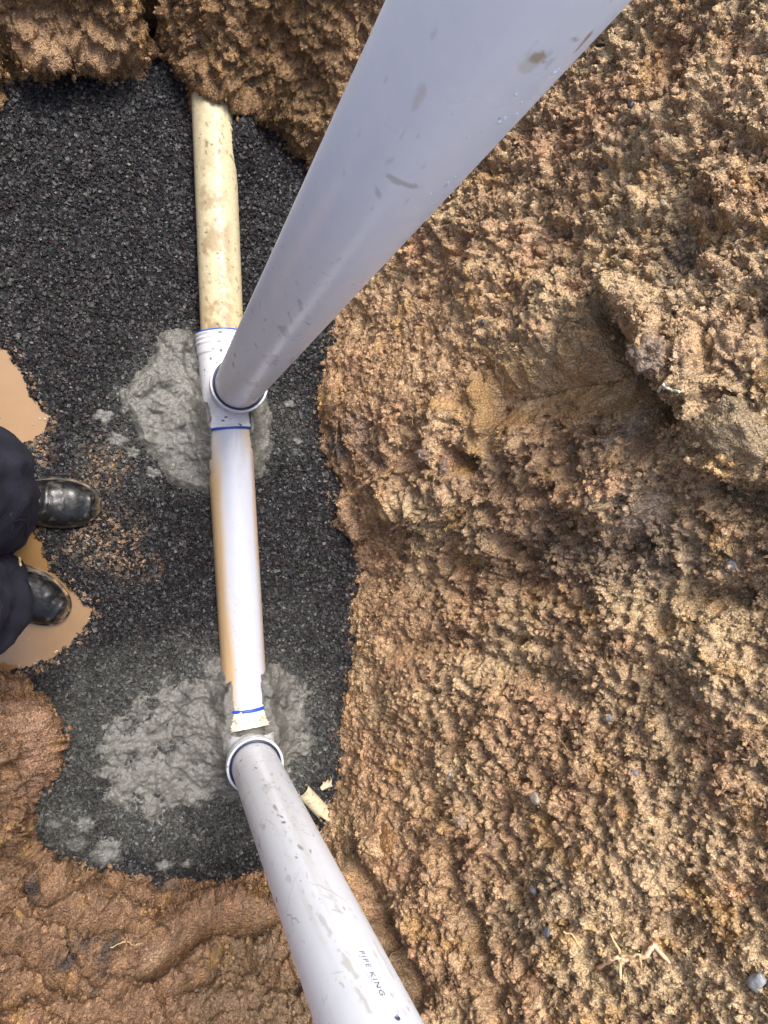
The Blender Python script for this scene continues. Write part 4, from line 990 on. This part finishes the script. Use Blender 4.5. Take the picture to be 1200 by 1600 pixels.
# boots: lofted along their length, toe at +x, local origin under the heel
def boot(loc, yaw, muddy):
    Lb = .300; ns, na_ = 110, 72
    def outline(t_):      # half width of the sole along the length t 0..1
        w_ = .034+.010*math.sin(min(t_/.25, 1)*math.pi/2)+.0135*math.exp(-((t_-.70)/.20)**2)
        return w_
    def halfw(t_):
        w_ = outline(t_)
        e = 1.0
        if t_ < .10: e = math.sqrt(max(0, 1-((.10-t_)/.10)**2))
        if t_ > .76: e = max(0, 1-((t_-.76)/.24)**2.6)**.46
        return max(w_*e, .0008)
    hts = [(0, .10), (.12, .125), (.26, .125), (.40, .105), (.52, .082), (.65, .068), (.8, .062), (.93, .052), (1, .030)]
    def hh(t_):
        for (a, ha), (b_, hb) in zip(hts[:-1], hts[1:]):
            if t_ <= b_: k = (t_-a)/(b_-a); k = k*k*(3-2*k); return ha*(1-k)+hb*k
        return hts[-1][1]
    V = []
    for i in range(ns):
        t_ = .5-.5*math.cos(math.pi*i/(ns-1)); x = t_*Lb; w_ = halfw(t_)*.95; h = hh(t_)
        if t_ > .93: h = .022+(h-.022)*math.sqrt(max(0, 1-((t_-.93)/.07)**2))
        for j in range(na_):
            a = math.pi*j/(na_-1)          # from -y side over the top to +y side
            cy = -math.cos(a); sy = math.sin(a); pw = .72 if t_ > .5 else .62
            V.append((x, w_*math.copysign(abs(cy)**.85, cy), .020+(h-.020)*sy**pw))
    V = np.array(V)
    # creases across the instep, scuffed toe cap edge
    cr_ = np.exp(-((V[:, 0]-(.185+.05*V[:, 1]))/.0045)**2)+np.exp(-((V[:, 0]-(.168-.08*V[:, 1]))/.004)**2)+.7*np.exp(-((V[:, 0]-.155)/.004)**2)
    V[:, 2] -= .0028*cr_*(V[:, 2] > .035); cap = np.exp(-((V[:, 0]-(.222-8*V[:, 1]**2))/.0018)**2); V[:, 2] += .0016*cap*(V[:, 2] > .03)
    V[:, 2] += .0035*fbm(V, 16, 3, int(abs(yaw)*10)+3)*(V[:, 2] > .03)
    n_ = fbm(V, 30, 3, 1100); n2_ = fbm(V, 80, 3, 1101)
    c = np.array([.006, .0065, .007])*np.ones((len(V), 3)); k = (sstep(.2, .6, n_+.6*n2_)*.5)[:, None]; c = c*(1-k)+np.array([.085, .08, .07])*k
    lowm = ((1-sstep(.022, .04, V[:, 2]+.008*n2_))*muddy)[:, None]; c = c*(1-lowm)+np.array([.30, .20, .11])*lowm
    up = mesh_np('boot', V, gridfaces(ns, na_), M_BOOT, c)
    # sole with a rounded welt all round
    op = []
    for i in range(40): t_ = .5-.5*math.cos(math.pi*i/39); op.append((t_*Lb*1.02-.003, (halfw(t_)+.0022)))
    ring_ = [(x, y) for x, y in op]+[(x, -y) for x, y in op[::-1]]; m_ = len(ring_); V2 = []
    for (z, s_) in ((-.004, .93), (0, .98), (.012, 1.0), (.021, 1.0), (.024, .97), (.024, .80)):
        for x, y in ring_: V2.append((.15+(x-.15)*(.985+.015*s_ if s_ > .9 else .93), y*s_, z))
    f2 = []
    for r_ in range(5):
        for j in range(m_): f2.append((r_*m_+j, r_*m_+(j+1) % m_, (r_+1)*m_+(j+1) % m_, (r_+1)*m_+j))
    V2 = np.array(V2); nn_ = fbm(V2, 40, 3, 1120)
    c2_ = np.array([.02, .02, .02])*np.ones((len(V2), 3)); k = np.clip(sstep(-.05, .35, nn_)*muddy, 0, 1)[:, None]; c2_ = c2_*(1-k)+np.array([.34, .23, .13])*k
    sole = mesh_np('sole', V2, np.array(f2), M_SOLE, c2_); sole.parent = up
    # laces across the throat and the shaft top
    for q in range(5):
        xx = .085+q*.016; hz = hh(xx/Lb)+.001; hw = .020
        pts = [(xx-.004*(q % 2), -hw, hz-.010), (xx, -hw*.5, hz-.001), (xx+.003, 0, hz+.0025), (xx, hw*.5, hz-.001), (xx+.004*(q % 2), hw, hz-.010)]
        l_ = polytube('lace', pts, [.0016]*5, M_LACE, up)
    # stitched seam behind the toe cap
    pts = []
    for j in range(13):
        a = math.pi*(.08+.84*j/12); y = -.044*math.cos(a); x = .222-8*y*y; h = hh(x/Lb); pts.append((x-.004, y, .020+(h-.020)*math.sin(a)**.72+.0012))
    polytube('seam', pts, [.0007]*13, M_LACE, up)
    up.parent = person; up.location = Vector(loc)-Vector(PO); up.rotation_euler = (0, 0, yaw); return up
toe1 = at(156, 789, .03); y1 = math.radians(-3)
boot((toe1[0]-.300*math.cos(y1), toe1[1]-.300*math.sin(y1), -.002), y1, .5)
toe2 = at(99, 962, .03); y2 = math.radians(-33)
boot((toe2[0]-.295*math.cos(y2), toe2[1]-.295*math.sin(y2), -.022), y2, .9)
